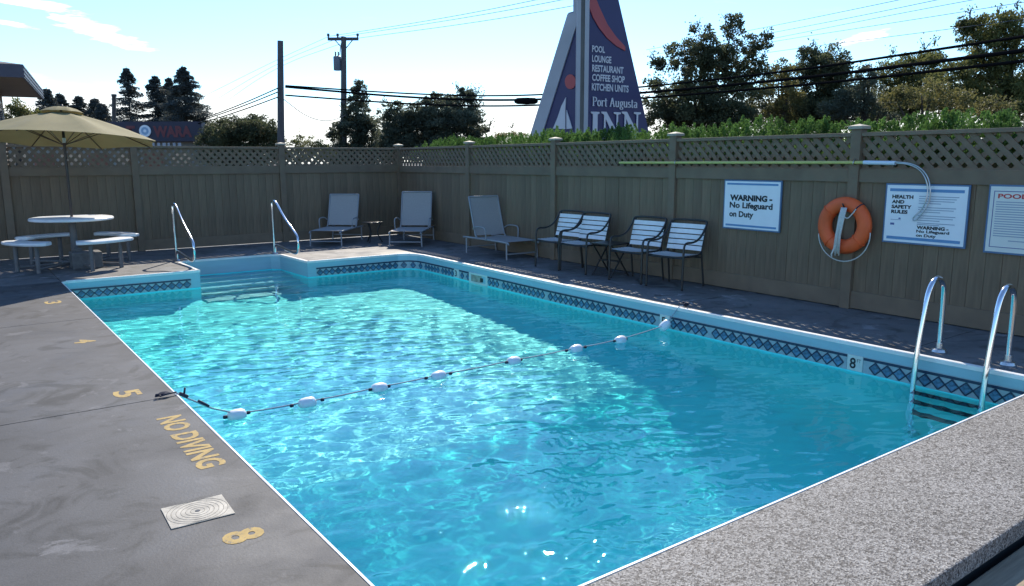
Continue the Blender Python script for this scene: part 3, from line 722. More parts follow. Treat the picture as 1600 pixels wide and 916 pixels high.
# ------------------------------------------------------------------ painted marks and skimmer lid on the deck
def deck_mark(name, body, x0, x1, y_start, y_end, bold=.03, **k):
    return text(name, body, 'yellow_paint', deck, (x0, y_start, .0015), (0, -1, 0), (1, 0, 0), y_start-y_end, x1-x0, bold, 0.0)
deck_mark('painted_numeral', '8', .785, .955, 3.155, 3.04, .035); deck_mark('painted_numeral', '5', .785, .95, 5.685, 5.51, .03)
deck_mark('painted_numeral', '4', .785, .95, 7.60, 7.44, .03); deck_mark('painted_numeral', '3', .785, .95, 9.97, 9.77, .03)
deck_mark('painted_words', 'NO DIVING', .905, 1.052, 4.915, 3.935, .035)
ls = empty('skimmer_lid', (.775, 3.445, 0), R(-2), label='square off-white skimmer lid with concentric grooves in the grey deck', cat='lid')
MB().box(-.133, .133, -.118, .118, .0005, .005).build('plate', 'lid', ls, bevel=.0015)
for r in (.030, .050, .070, .090, .110, .128):
    pts = [(min(.130, max(-.130, r*math.cos(2*math.pi*k/48)*1.0)), min(.114, max(-.114, r*math.sin(2*math.pi*k/48))), .0045) for k in range(48)]
    MB().tube(pts, .0016, 4, closed=True).build('groove', 'lid_groove', ls)
MB().lathe([(0, .0062), (.011, .0062), (.012, .003)], 16).build('finger_hole', 'black', ls)

# ------------------------------------------------------------------ umbrella and round table
UX, UY = 1.515, 13.2
um = empty('patio_umbrella', (UX, UY, 0), R(14), label='khaki patio umbrella with eight panels standing over the round table', cat='umbrella')
MB().tube([(0, 0, .12), (0, 0, 1.6), (0, 0, 2.30)], .019, 12).build('pole', 'pole_brown', um, smooth=True)
MB().lathe([(.0195, 1.83), (.024, 1.83), (.024, 1.90), (.0195, 1.90)], 12).build('collar', 'white_plastic', um, smooth=True)
def canopy(r0, z0, r1, z1, sag, nseg=8, sub=6, rows=7, dz=0.0):
    vs = []; fs = []; N = nseg*sub
    for j in range(rows):
        t = j/(rows-1)
        for i in range(N):
            a = 2*math.pi*i/N; u = (i % sub)/sub; e = math.sin(math.pi*u)
            r = r0+(r1-r0)*t; rr = r*(1-(1-math.cos(math.pi/nseg))*e*1.0)-.025*e*t
            z = z0+(z1-z0)*t + .03*math.sin(math.pi*t) - sag*e*t*(1-t)*2.2 + (.012*e*t)
            vs.append((rr*math.cos(a), rr*math.sin(a), z+dz))
    for j in range(rows-1):
        for i in range(N): fs.append((j*N+i, j*N+(i+1) % N, (j+1)*N+(i+1) % N, (j+1)*N+i))
    return vs, fs
vs, fs = canopy(.16, 2.262, 1.31, 1.865, .05); cn = MB().add(vs, fs).build('canopy', 'canvas', um, smooth='all')
vs, fs = canopy(.02, 2.345, .30, 2.262, .01, rows=4); MB().add(vs, fs).build('vent', 'canvas', cn, smooth='all')
MB().lathe([(0, 2.39), (.018, 2.375), (.022, 2.35), (.03, 2.335)], 12).build('finial', 'pole_brown', um, smooth=True)
for k in range(8):
    a = 2*math.pi*k/8; ca, sa = math.cos(a), math.sin(a)
    rb_ = MB().tube([(.02*ca, .02*sa, 2.27), (.7*ca, .7*sa, 2.065), (1.27*ca, 1.27*sa, 1.858)], .008, 6).build('rib', 'pole_brown', um, smooth=True)
    MB().tube([(.02*ca, .02*sa, 1.80), (.66*ca, .66*sa, 2.07)], .006, 6).build('strut', 'pole_brown', rb_, smooth=True)
# the canopy is tipped a little away from the camera on its tilt joint
ax = Matrix.Rotation(-um.rotation_euler.z, 3, 'Z') @ RIGHT
TM = Matrix.Translation((0, 0, 1.95)) @ Matrix.Rotation(R(-4.6), 4, ax) @ Matrix.Translation((0, 0, -1.95))
for o in kids(um):
    if o.name.split('.')[0] in ('canopy', 'rib', 'finial'): o.matrix_basis = TM
tb = empty('round_table', (UX, UY, 0), 0, label='round white table with curved attached benches under the umbrella', cat='table')
MB().lathe([(.03, .742), (.52, .742), (.55, .736), (.562, .722), (.562, .705), (.55, .695), (.5, .69), (.03, .69)], 48).build('tabletop', 'table_white', tb, smooth=True)
MB().tube([(0, 0, .0), (0, 0, .69)], .05, 16).build('pedestal', 'table_leg', tb, smooth=True)
cb = MB().box(-.20, .20, -.17, .17, 0.001, .24); cb.build('base_block', 'concrete_block', tb, bevel=.015).location = (.10, -.28, 0)
MB().box(-.045, .045, -.03, .03, .24, .29).build('base_block', 'concrete_block', tb, bevel=.006).location = (.02, -.22, 0)
def bench(a0, a1):
    N = 20; vs = []; prof = [(.63, .425), (.645, .440), (.90, .440), (.93, .432), (.935, .415), (.925, .395), (.645, .395), (.63, .405)]; n_ = len(prof)
    for i in range(N+1):
        a = R(a0+(a1-a0)*i/N)
        e = min(1, i/2.5, (N-i)/2.5); sh = math.sqrt(max(0, 1-(1-e)**2))
        for r, z in prof:
            rc_ = .785; rr = rc_+(r-rc_)*(.55+.45*sh); vs.append((rr*math.cos(a), rr*math.sin(a), z))
    fs = [(i*n_+k, i*n_+(k+1) % n_, (i+1)*n_+(k+1) % n_, (i+1)*n_+k) for i in range(N) for k in range(n_)] + [tuple(range(n_)), tuple(range(N*n_, (N+1)*n_))[::-1]]
    b = MB().add(vs, fs).build('bench', 'table_white', tb, smooth=True)
    for f in (.22, .78):
        a = R(a0+(a1-a0)*f); p = Vector((.79*math.cos(a), .79*math.sin(a), 0))
        MB().tube([p+Vector((0, 0, .002)), p+Vector((0, 0, .395))], .03, 10).build('leg', 'table_leg', b, smooth=True)
        MB().tube([p+Vector((0, 0, .06)), Vector((.05*math.cos(a), .05*math.sin(a), .06))], .018, 8).build('brace', 'table_leg', b, smooth=True)
for a0 in (178, 262, 358, 82): bench(a0+3, a0+62)

# ------------------------------------------------------------------ loungers, side tables and armchairs
def lounger(loc, az, label, back=.63):
    o = empty('sun_lounger', loc, -az, label=label, cat='sun lounger', group='grey sling sun loungers along the fences')
    w = .29; zs = .275                                   # local +y runs from foot to head
    for s in (-1, 1):
        MB().tube(smoothpath([(s*w, 0, zs-.03), (s*w, .06, zs), (s*w, 1.0, zs), (s*w, 1.38, zs-.005)], 1), .016, 8).build('side_rail', 'lounger_frame', o, smooth='all')
        MB().tube(smoothpath([(s*w, .94, zs+.01), (s*w, 1.0, zs+.06), (s*w, 1.19, zs+back)], 1), .015, 8).build('back_post', 'lounger_frame', o, smooth='all')
        for y in (.07, 1.28): MB().tube([(s*w, y, zs), (s*(w+.012), y-.02, .002)], .014, 8).build('leg', 'lounger_frame', o, smooth=True)
        MB().tube(smoothpath([(s*(w+.03), .62, zs), (s*(w+.04), .62, zs+.17), (s*(w+.04), .68, zs+.20), (s*(w+.04), .92, zs+.20), (s*(w+.03), 1.02, zs+.15)], 2), .011, 8).build('armrest', 'lounger_frame', o, smooth='all')
    for y, z in ((.05, .09), (1.3, .1)): MB().tube([(-w, y, z), (w, y, z)], .011, 8).build('crossbar', 'lounger_frame', o, smooth=True)
    N = 10; vs = []
    for i in range(N+1):
        y = .03+.95*i/N; vs += [(x*w, y, zs+.012-.022*(1-x*x)*math.sin(math.pi*i/N)) for x in (-1, -.5, 0, .5, 1)]
    MB().add(vs, [(i*5+k, i*5+k+1, i*5+k+6, i*5+k+5) for i in range(N) for k in range(4)]).build('seat_sling', 'sling', o, smooth='all')
    vs = []
    for i in range(N+1):
        t = i/N; y = .985+.21*t; z = zs+.045+(back-.045)*t; vs += [(x*w, y+.02*(1-x*x)*math.sin(math.pi*t), z) for x in (-1, -.5, 0, .5, 1)]
    MB().add(vs, [(i*5+k, i*5+k+1, i*5+k+6, i*5+k+5) for i in range(N) for k in range(4)]).build('back_sling', 'sling', o, smooth='all')
    MB().tube([(-w, 1.192, zs+back), (w, 1.192, zs+back)], .015, 8).build('top_bar', 'lounger_frame', o, smooth=True)
    return o
lounger((5.58, 13.42, 0), R(43), 'grey sling sun lounger beside the second handrail')
lounger((6.70, 12.42, 0), R(41), 'grey sling sun lounger set in the fence corner', .68)
lounger((7.38, 9.72, 0), R(1.5), 'grey sling sun lounger lying along the side fence next to the armchairs', .68)
st = empty('side_table', (6.62, 13.55, 0), R(-20), label='small dark round table between the two corner loungers', cat='side table')
MB().lathe([(0, .40), (.19, .40), (.205, .392), (.19, .382), (0, .382)], 24).build('top', 'chair_frame', st, smooth=True)
for k in range(3):
    a = 2*math.pi*k/3; MB().tube(smoothpath([(.17*math.cos(a), .17*math.sin(a), .385), (.06*math.cos(a), .06*math.sin(a), .2), (.18*math.cos(a), .18*math.sin(a), .002)]), .012, 8).build('leg', 'chair_frame', st, smooth='all')

def armchair():
    o = empty('armchair', (0, 0, 0), 0)                     # local -y is the front
    w = .265; zs = .40
    for s in (-1, 1):
        side = smoothpath([(s*w, -.26, .0), (s*w, -.255, .30), (s*w, -.25, .53), (s*w, -.20, .575), (s*w, -.06, .565), (s*w, .08, .60), (s*w, .20, .72), (s*w, .235, .79)], 2)
        MB().tube(side, .0135, 8).build('side_frame', 'chair_frame', o, smooth='all')
        MB().tube(smoothpath([(s*(w-.018), .255, .80), (s*(w-.018), .17, .50), (s*(w-.018), .13, .39), (s*(w-.018), -.22, zs)], 2), .0125, 8).build('seat_rail', 'chair_frame', o, smooth='all')
        MB().tube([(s*(w-.018), .155, .45), (s*(w-.01), .22, .002)], .0125, 8).build('rear_leg', 'chair_frame', o, smooth=True)
        MB().tube([(s*w, -.25, .38), (s*(w-.018), -.2, zs)], .010, 6).build('joint', 'chair_frame', o, smooth=True)
    MB().tube(smoothpath([(-w, .235, .79), (-w+.03, .258, .812), (0, .268, .815), (w-.03, .258, .812), (w, .235, .79)], 2), .0135, 8).build('top_rail', 'chair_frame', o, smooth='all')
    for y, z in ((-.235, .385), (.13, .37)): MB().tube([(-w+.01, y, z), (w-.01, y, z)], .011, 8).build('crossbar', 'chair_frame', o, smooth=True)
    ww = w-.012
    for k in range(6):
        y = -.215+k*.060; b = MB(); N = 6; vs = []
        for i in range(N+1):
            x = -ww+2*ww*i/N; dz = -.012*(1-(x/ww)**2); vs += [(x, y-.025, zs+.015+dz), (x, y+.025, zs+.013+dz)]
        b.add(vs, [(2*i, 2*i+2, 2*i+3, 2*i+1) for i in range(N)]); q = [(a[0], a[1], a[2]-.004) for a in vs]
        b.add(q, [(2*i, 2*i+1, 2*i+3, 2*i+2) for i in range(N)]); b.build('seat_strap', 'strap', o, smooth='all')
    b0, b1 = Vector((0, .148, .445)), Vector((0, .245, .775)); bd = (b1-b0)
    for k in range(5):
        b = MB(); N = 6; vs = []
        for i in range(N+1):
            x = -ww+2*ww*i/N; dy = .016*(1-(x/ww)**2)
            for t in (k/5+.012, (k+1)/5-.028): p = b0+bd*t; vs.append((x, p.y-.014+dy, p.z))
        b.add(vs, [(2*i, 2*i+2, 2*i+3, 2*i+1) for i in range(N)]); q = [(a[0], a[1]+.004, a[2]) for a in vs]
        b.add(q, [(2*i, 2*i+1, 2*i+3, 2*i+2) for i in range(N)]); b.build('back_strap', 'strap', o, smooth='all')
    return o
ch0 = armchair(); spots = [(7.27, 8.68, -86), (7.25, 8.12, -85), (7.24, 7.07, -84), (7.28, 6.44, -83)]
labs = ['strapped armchair next to the sun lounger, first of the four by the fence', 'strapped armchair second from the sun lounger, with the folding table on its other side',
        'strapped armchair just past the folding table, third of the four by the fence', 'strapped armchair nearest the warning notice, last of the four by the fence']
for k, ((x, y, a), lb) in enumerate(zip(spots, labs)):
    o = ch0 if k == 0 else copy_tree(ch0); o.location = (x, y, 0); o.rotation_euler = (0, 0, R(a)); tag(o, lb, 'armchair', 'strapped armchairs along the side fence')
ft = empty('folding_table', (7.25, 7.60, 0), R(95), label='small dark folding table standing between the two pairs of armchairs', cat='side table')
MB().box(-.20, .20, -.20, .20, .435, .452).build('top', 'chair_frame', ft, bevel=.004)
for s in (-1, 1):
    for d in (-1, 1):
        MB().tube([(s*.17, d*.18, .002), (s*.17, -d*.17, .435)], .011, 8).build('leg', 'chair_frame', ft, smooth=True)
    MB().tube([(-.17, s*.16, .03), (.17, s*.16, .03)], .009, 8).build('crossbar', 'chair_frame', ft, smooth=True)
# one plank shelf low between the legs
MB().box(-.17, .17, -.05, .05, .20, .212).build('shelf', 'chair_frame', ft)

# ------------------------------------------------------------------ hedge, trees and shrubs
def leaf_object(name, P, N, size, m, parent=None, aspect=1.7, up_bias=0.0, seed=0, tri=False):
    """P: (n,3) centres, N: (n,3) preferred leaf directions, size: (n,) lengths"""
    g = np.random.default_rng(seed); n = len(P)
    d = N + g.normal(size=(n, 3))*0.55; d[:, 2] += up_bias; d /= np.linalg.norm(d, axis=1, keepdims=True)+1e-9
    r = g.normal(size=(n, 3)); s = np.cross(d, r); s /= np.linalg.norm(s, axis=1, keepdims=True)+1e-9
    L = size[:, None]; W = L/aspect
    a = P - d*L*.5; b = P + s*W*.5; c = P + d*L*.5; e = P - s*W*.5
    if tri:
        V = np.stack([a-s*W*.35, a+s*W*.35, c], 1).reshape(-1, 3); k = 3
    else:
        V = np.stack([a, b, c, e], 1).reshape(-1, 3); k = 4
    me = bpy.data.meshes.new(name); me.vertices.add(len(V)); me.vertices.foreach_set('co', V.astype('f').ravel())
    me.loops.add(n*k); me.loops.foreach_set('vertex_index', np.arange(n*k, dtype='i')); me.polygons.add(n)
    me.polygons.foreach_set('loop_start', np.arange(0, n*k, k, dtype='i')); me.polygons.foreach_set('loop_total', np.full(n, k, dtype='i'))
    me.update(calc_edges=True); me.validate(); me.materials.append(MATS[m]); return link(name, me, parent)

def make_hedge():
    g = np.random.default_rng(5); root = empty('cedar_hedge', (8.5, 7.5, -.05), label='bright green cedar hedge growing along the outside of the side fence', cat='hedge')
    P, N, S = [], [], []
    y = 0.6
    while y < 14.6:
        x = 8.42+g.normal()*.06+.022*(y-7); top = 2.03+g.normal()*.028+.03*math.sin(y*1.9)*math.sin(y*.7); w = g.uniform(.20, .30)
        # each bush is a bundle of upright plumes
        for _ in range(g.integers(20, 28)):
            bx, by = x+g.normal()*w*.75, y+g.normal()*w*.75; ht = top-.07*((bx-x)**2+(by-y)**2)/(w*w)+g.normal()*.030
            n = 300; t = g.random(n)**.6; zz = 1.5+(ht-1.5)*t; rr = (.11*(1-t**2.5)+.010)*np.sqrt(g.random(n)); aa = g.random(n)*2*math.pi
            P.append(np.stack([bx+rr*np.cos(aa), by+rr*np.sin(aa), zz], 1)); N.append(np.stack([np.cos(aa)*.55, np.sin(aa)*.55, np.full(n, .95)], 1)); S.append(g.uniform(.016, .042, n))
        y += g.uniform(.26, .40)
    P, N, S = np.vstack(P), np.vstack(N), np.concatenate(S); off = np.array([8.5, 7.5, -.05])
    leaf_object('foliage', P-off, N, S, 'leaf_cedar', root, 3.0, .3, 3)
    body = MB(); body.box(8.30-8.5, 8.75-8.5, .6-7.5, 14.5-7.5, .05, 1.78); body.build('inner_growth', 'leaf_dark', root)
    return root
make_hedge()

def tree(name, label, base, height, clumps, m, leaf=0.076, dens=420, seed=0, trunk_r=.16, cat='tree', group=None, wisps=(), aspect=1.6):
    """clumps: list of (dx, dy, dz, rx, rz) ellipsoids relative to the base"""
    g = np.random.default_rng(seed); root = empty(name, base, label=label, cat=cat, group=group)
    tm = MB(); H_ = height
    tm.tube(smoothpath([(0, 0, -.1), (.04*H_*g.normal()*.3, .02, H_*.25), (.05*g.normal(), .05*g.normal(), H_*.55), (0, 0, H_*.85)], 2), [trunk_r, trunk_r*.15], 8)
    P, N, S = [], [], []
    for (dx, dy, dz, rx, rz) in clumps:
        c = np.array([dx, dy, dz]); s0 = Vector((0, 0, max(.3, dz*.55)))
        if rx > .3: tm.tube(smoothpath([s0, s0.lerp(Vector(c), .5)+Vector((0, 0, -.1*rx)), Vector(c)], 1), [trunk_r*.45, trunk_r*.06], 6)
        nsub = 10+int(62*rx*rz)
        for _ in range(nsub):
            u = g.normal(size=3); u /= np.linalg.norm(u); rad = g.uniform(.25, 1.04)**.7
            sc_ = c+u*np.array([rx, rx, rz])*rad; cr = g.uniform(.13, .27)*min(1.25, max(.6, rx))
            n = int(dens*cr*cr*10)+8; q = g.normal(size=(n, 3)); q /= np.linalg.norm(q, axis=1, keepdims=True); rr = cr*g.random(n)**.45
            P.append(sc_+q*rr[:, None]*np.array([1.15, 1.15, .8])); N.append(q*.7+u*.5); S.append(g.uniform(.6, 1.25, n)*leaf)
        nl = int(1500*rx*rz); u = g.normal(size=(nl, 3)); u /= np.linalg.norm(u, axis=1, keepdims=True)      # loose leaves between the sprays
        P.append(c+u*np.array([rx, rx, rz])*(g.random(nl)**.4)[:, None]*1.06); N.append(u); S.append(g.uniform(.6, 1.2, nl)*leaf)
    for (dx, dy, dz, ln) in wisps:       # thin twigs that break the outline
        for _ in range(3):
            d = Vector((g.normal()*.35, g.normal()*.35, 1)).normalized(); a = Vector((dx, dy, dz)); b = a+d*ln*g.uniform(.6, 1)
            tm.tube([a, a.lerp(b, .5)+Vector((g.normal()*.05, g.normal()*.05, 0)), b], [.02, .013, .005], 5)
            n = int(34*ln); t = g.random(n); pp = np.array(a)[None]+np.array(b-a)[None]*t[:, None]+g.normal(size=(n, 3))*.09
            P.append(pp); N.append(g.normal(size=(n, 3))); S.append(g.uniform(.7, 1.2, n)*leaf)
    tm.build('trunk', 'bark', root, smooth='all')
    leaf_object('crown', np.vstack(P), np.vstack(N), np.concatenate(S), m, root, aspect, 0, seed+1)
    return root
def px_clumps(d, base, spec):
    """spec: (px, py, rx_px, rz_px[, depth offset]) as read off the photograph, turned into metres at depth d"""
    out = []
    for s in spec:
        dd = d+(s[4] if len(s) > 4 else 0); p = at(s[0], s[1], dd)-base; k = dd/F_PX; out.append((p.x, p.y, p.z, s[2]*k, s[3]*k))
    return out
def ground_at(px, d):
    p = at(px, 300, d); return Vector((p.x, p.y, -.05))
def px_tree(name, label, px, d, spec, m, wisp=(), **k):
    b = ground_at(px, d); cl = px_clumps(d, b, spec); hmax = max(c[2]+c[4] for c in cl)
    ws = [((at(x, y, d)-b).x, (at(x, y, d)-b).y, (at(x, y, d)-b).z, l*d/F_PX) for x, y, l in wisp]
    return tree(name, label, b, hmax, cl, m, wisps=ws, **k)
G1 = 'leafy trees behind the hedge'
px_tree('leafy_tree', 'tall dark green tree right beside the inn sign', 1090, 24, [(1040, 150, 38, 40), (1075, 95, 38, 32), (1120, 120, 40, 45), (1085, 165, 55, 35), (1150, 95, 30, 30), (1095, 58, 22, 18), (1145, 48, 16, 24), (1180, 70, 26, 16), (1165, 150, 36, 40), (1030, 100, 14, 8), (1110, 185, 70, 26), (1050, 185, 40, 24), (1110, 90, 34, 26), (1180, 110, 24, 24)], 'leaf_green', [(1140, 45, 30), (1085, 50, 22), (1200, 60, 18), (1020, 95, 16)], leaf=0.081, seed=21, group=G1, dens=300)
px_tree('leafy_tree', 'rounded dark tree with reddish leaves on one side behind the hedge', 1285, 26, [(1285, 105, 42, 34), (1255, 135, 34, 38), (1310, 140, 34, 40), (1280, 170, 55, 26), (1265, 90, 20, 18), (1250, 180, 60, 22), (1300, 182, 50, 20), (1305, 100, 24, 22)], 'leaf_green', [(1270, 72, 14), (1310, 76, 12)], leaf=0.081, seed=22, group=G1, dens=320)
px_tree('leafy_tree', 'low reddish brown tree growing between the two dark trees', 1220, 25, [(1215, 130, 28, 32), (1195, 160, 32, 30), (1235, 165, 26, 26), (1220, 108, 18, 14)], 'leaf_autumn', [], leaf=0.071, seed=23, group=G1, dens=300)
px_tree('leafy_tree', 'low olive green tree below the cables behind the hedge', 1410, 28, [(1400, 110, 32, 22), (1440, 105, 40, 22), (1370, 140, 30, 30), (1420, 145, 45, 28), (1450, 90, 18, 12), (1400, 172, 60, 22), (1460, 140, 30, 28)], 'leaf_olive', [(1395, 85, 16), (1445, 78, 20), (1460, 72, 16)], leaf=0.081, seed=24, group=G1, dens=260)
px_tree('leafy_tree', 'tall yellow green tree reaching the top right corner', 1560, 23, [(1520, 55, 24, 26), (1560, 75, 42, 38), (1590, 50, 36, 30), (1535, 110, 45, 30), (1600, 110, 50, 40), (1505, 38, 12, 12), (1570, 30, 22, 12), (1490, 130, 40, 30), (1560, 150, 60, 28), (1600, 160, 50, 30), (1500, 165, 50, 20), (1550, 50, 34, 26)], 'leaf_olive', [(1515, 28, 18), (1560, 22, 16), (1590, 15, 18)], leaf=0.076, seed=25, group=G1, dens=300)
px_tree('leafy_tree', 'orange tinted bush growing low behind the hedge', 1440, 20, [(1440, 148, 46, 22), (1400, 155, 22, 18), (1490, 160, 40, 18), (1550, 165, 40, 16)], 'leaf_autumn', [], leaf=0.062, seed=26, group=G1, dens=320)
px_tree('leafy_tree', 'dark shrub filling the gap low behind the hedge', 1345, 24, [(1345, 150, 34, 30), (1320, 170, 34, 20), (1375, 172, 30, 20), (1350, 120, 18, 22)], 'leaf_dark', [], leaf=0.071, seed=27, group=G1, dens=340)
G2 = 'dark trees beyond the fence corner'
px_tree('dark_tree', 'narrow pointed dark tree beside the crossarm pole', 562, 34, [(562, 140, 10, 12), (560, 155, 18, 16), (558, 178, 26, 20), (555, 205, 38, 22), (525, 212, 16, 16), (575, 205, 26, 24), (540, 238, 40, 18), (590, 238, 40, 18)], 'leaf_dark', [(562, 138, 12)], leaf=0.095, seed=31, group=G2, dens=300)
px_tree('dark_tree', 'broad dark tree mass left of the inn sign', 700, 33, [(690, 170, 30, 22), (722, 168, 28, 26), (710, 195, 50, 26), (655, 185, 30, 22), (630, 195, 26, 24), (605, 192, 22, 26), (740, 205, 22, 22), (728, 150, 16, 14), (620, 168, 14, 12), (665, 165, 16, 12), (650, 205, 40, 30), (690, 235, 60, 18), (620, 225, 36, 24), (750, 230, 30, 16)], 'leaf_dark', [(744, 150, 24), (715, 140, 12), (748, 165, 22), (765, 200, 18), (600, 160, 10)], leaf=0.090, seed=32, group=G2, dens=300)
px_tree('dark_tree', 'low green bush by the plain wooden pole', 372, 30, [(375, 212, 60, 26), (350, 205, 34, 22), (400, 205, 36, 24), (345, 210, 30, 18), (380, 200, 32, 18), (410, 208, 30, 18), (330, 220, 26, 14), (430, 216, 18, 12), (350, 242, 46, 18), (410, 242, 46, 18)], 'leaf_green', [], leaf=0.076, seed=33, group=G2, dens=320)
px_tree('dark_tree', 'small sunlit bush right of the plain wooden pole', 470, 30, [(470, 222, 22, 9), (495, 228, 18, 8), (470, 240, 34, 12), (505, 240, 24, 10)], 'leaf_olive', [(468, 214, 6)], leaf=0.062, seed=34, group=G2, dens=380)
px_tree('dark_tree', 'small pale bush just left of the inn sign base', 795, 30, [(795, 212, 14, 10), (815, 214, 12, 8), (780, 216, 10, 8)], 'leaf_autumn', [(800, 200, 10)], leaf=0.053, seed=35, group=G2, dens=300)
px_tree('dark_tree', 'yellow green bush beside the low eaved building', 36, 24, [(30, 168, 16, 10), (45, 175, 18, 12), (15, 180, 20, 14)], 'leaf_olive', [], leaf=0.066, seed=36, group=G2, dens=360)

def conifer(label, px, d, top_py, base_py, half_px, seed, gaps=.25, lean=0.0, group='conifers behind the dark signboard'):
    g = np.random.default_rng(seed); b = at(px, top_py, d); b.z = -.05; H_ = at(px, top_py, d).z+.05; top = Vector((0, 0, H_)); k = d/F_PX; Rb = half_px*k*1.75
    root = empty('conifer_tree', b, label=label, cat='conifer', group=group)
    MB().tube([(0, 0, -.1), (top.x*.4, top.y*.4, H_*.4), (top.x, top.y, H_)], [Rb*.05, Rb*.035, .02], 7).build('trunk', 'bark', root, smooth='all')
    z0 = (at(px, base_py, d)-b).z; P, N, S = [], [], []
    z = z0-1.0
    while z < H_-.1:
        t = (H_-z)/(H_-z0); R_ = Rb*min(1.1, (t**.8))*g.uniform(.65, 1.1)
        for _ in range(g.integers(5, 9)):
            if g.random() < gaps*(1-abs(t-.5)): continue
            a = g.random()*2*math.pi; L_ = R_*g.uniform(.55, 1.1)+.12; n = int(60+110*L_)
            u = g.random(n)**.7; dirv = np.array([math.cos(a), math.sin(a)]); dr = -.22*L_*(u**1.5)+.10*L_*u
            side = g.normal(size=n)*(.06+.10*L_*u); hang = -np.abs(g.normal(size=n))*(.05+.06*L_)
            P.append(np.stack([dirv[0]*u*L_-dirv[1]*side, dirv[1]*u*L_+dirv[0]*side, z+dr+hang], 1)); N.append(np.tile([dirv[0], dirv[1], -.35], (n, 1))); S.append(g.uniform(.5, 1.2, n)*(.09+.03*Rb))
        z += g.uniform(.035, .075)*H_*.46*(.30+.65*t)
    leaf_object('crown', np.vstack(P), np.vstack(N), np.concatenate(S), 'needle', root, 2.4, 0, seed)
    return root
conifer('tall ragged conifer beside the short black post', 197, 62, 104, 192, 24, 41, .45)
conifer('thin topped conifer in the middle of the three', 241, 64, 117, 192, 24, 42, .30)
conifer('shorter conifer leaning against the tallest one', 263, 66, 120, 192, 20, 43, .25)
conifer('tallest and widest conifer at the end of the row', 285, 60, 102, 192, 30, 44, .18)
conifer('small dark conifer behind the tip of the eave', 72, 52, 136, 190, 16, 45, .1, group='low conifers behind the umbrella')
conifer('small dark conifer above the umbrella top', 93, 55, 144, 190, 14, 46, .1, group='low conifers behind the umbrella')
conifer('small pointed conifer right of the umbrella top', 122, 56, 148, 190, 13, 47, .1, group='low conifers behind the umbrella')
conifer('small twin topped conifer above the umbrella slope', 147, 56, 151, 192, 15, 48, .1, group='low conifers behind the umbrella')
conifer('small stubby conifer low over the umbrella slope', 158, 54, 160, 195, 14, 49, .1, group='low conifers behind the umbrella')

# ------------------------------------------------------------------ inn sign tower
TD = 18.0
TC = at(908, 250, TD); TC.z = 0
dR = (RIGHT*math.cos(R(34))+FWD*math.sin(R(34))).normalized(); dL = (-RIGHT*math.cos(R(48))+FWD*math.sin(R(48))).normalized()
UP = Vector((0, 0, 1)); nR = UP.cross(dR).normalized(); nL = UP.cross(dL).normalized()
if nR.dot(FWD) > 0: nR = -nR
if nL.dot(FWD) > 0: nL = -nL
tw = empty('inn_sign_tower', (TC.x, TC.y, -.05), label='tall blue and white tower sign reading Port Augusta INN', cat='sign')
twinv = Matrix.Translation(-Vector((TC.x, TC.y, -.05)))
def on_wing(poly, side, lift):
    n_, = (nR,) if side == 'R' else (nL,)
    return [on_plane(x, y, TC, n_)+n_*lift for x, y in poly], n_
def wing(name, poly, side, m, lift=0.0, thick=.02, parent=None):
    pts, n_ = on_wing(poly, side, lift); b = MB().prism([twinv @ p for p in pts], -n_*thick); return b.build(name, m, parent or tw)
wR = wing('right_wing', [(912, -120), (939, -120), (1014, 207), (1025, 255), (912, 255)], 'R', 'tower_blue', 0, .30)
wL = wing('left_wing', [(903, -120), (900, -120), (896, 18), (888, 20), (817, 255), (903, 255)], 'L', 'tower_blue', 0, .30)
wing('white_border', [(903, -120), (898, -120), (897, 0), (897, 20), (888, 22), (816, 255), (834, 255), (908, 20), (908, -120)], 'L', 'tower_white', .03, .03, wL)
cp = MB(); 
for a, b_, m_ in ((-.14, -.055, 'tower_white'), (-.055, .035, 'tower_grey'), (.035, .13, 'tower_white')):
    M = Matrix.Translation(TC) @ Matrix.Rotation(math.atan2(RIGHT.y, RIGHT.x), 4, 'Z')
    MB().box(a, b_, -.16+(.05 if m_ == 'tower_grey' else 0), .1, 0, 7.2, twinv @ M).build('spine', m_, tw)
# red curve, disc and sail
wing('red_curve', [(916, -90), (922, -40), (928, -8), (936, 12), (948, 38), (962, 58), (976, 73), (976, 80), (962, 72), (948, 60), (936, 45), (926, 28), (920, 12), (917, -10), (915, -40)], 'R', 'tower_red', .022, .02, wR)
wing('red_disc', [(892+8.5*math.cos(a), 128+11.5*math.sin(a)) for a in np.linspace(0, 2*math.pi, 24, endpoint=False)], 'L', 'tower_red', .022, .02, wL)
wing('sail', [(885, 152), (884, 175), (884, 202), (865, 201), (872, 184), (878, 166)], 'L', 'tower_letter', .022, .02, wL)
wing('sail', [(886, 172), (890, 184), (895, 201), (886, 202)], 'L', 'tower_letter', .022, .02, wL)
def tower_text(body, x, ytop, ybot, x2, bold):
    a = on_plane(x, ybot, TC, nR)+nR*.022; b = on_plane(x2, ybot, TC, nR)+nR*.022; t = on_plane(x, ytop, TC, nR)+nR*.022
    up = Vector((0, 0, 1)); rt = dR; w_ = (b-a).dot(dR); h_ = t.z-a.z
    return text('lettering', body, 'tower_letter', wR, twinv @ a, rt, up, w_, h_, bold, .004)
tower_text('POOL', 924, 71, 81.5, 944, .03); tower_text('LOUNGE', 924, 86, 97, 954, .03); tower_text('RESTAURANT', 924, 101, 112, 973, .03)
tower_text('COFFEE SHOP', 924, 115.5, 126.5, 975, .03); tower_text('KITCHEN UNITS', 923.5, 130, 141.5, 981, .03)
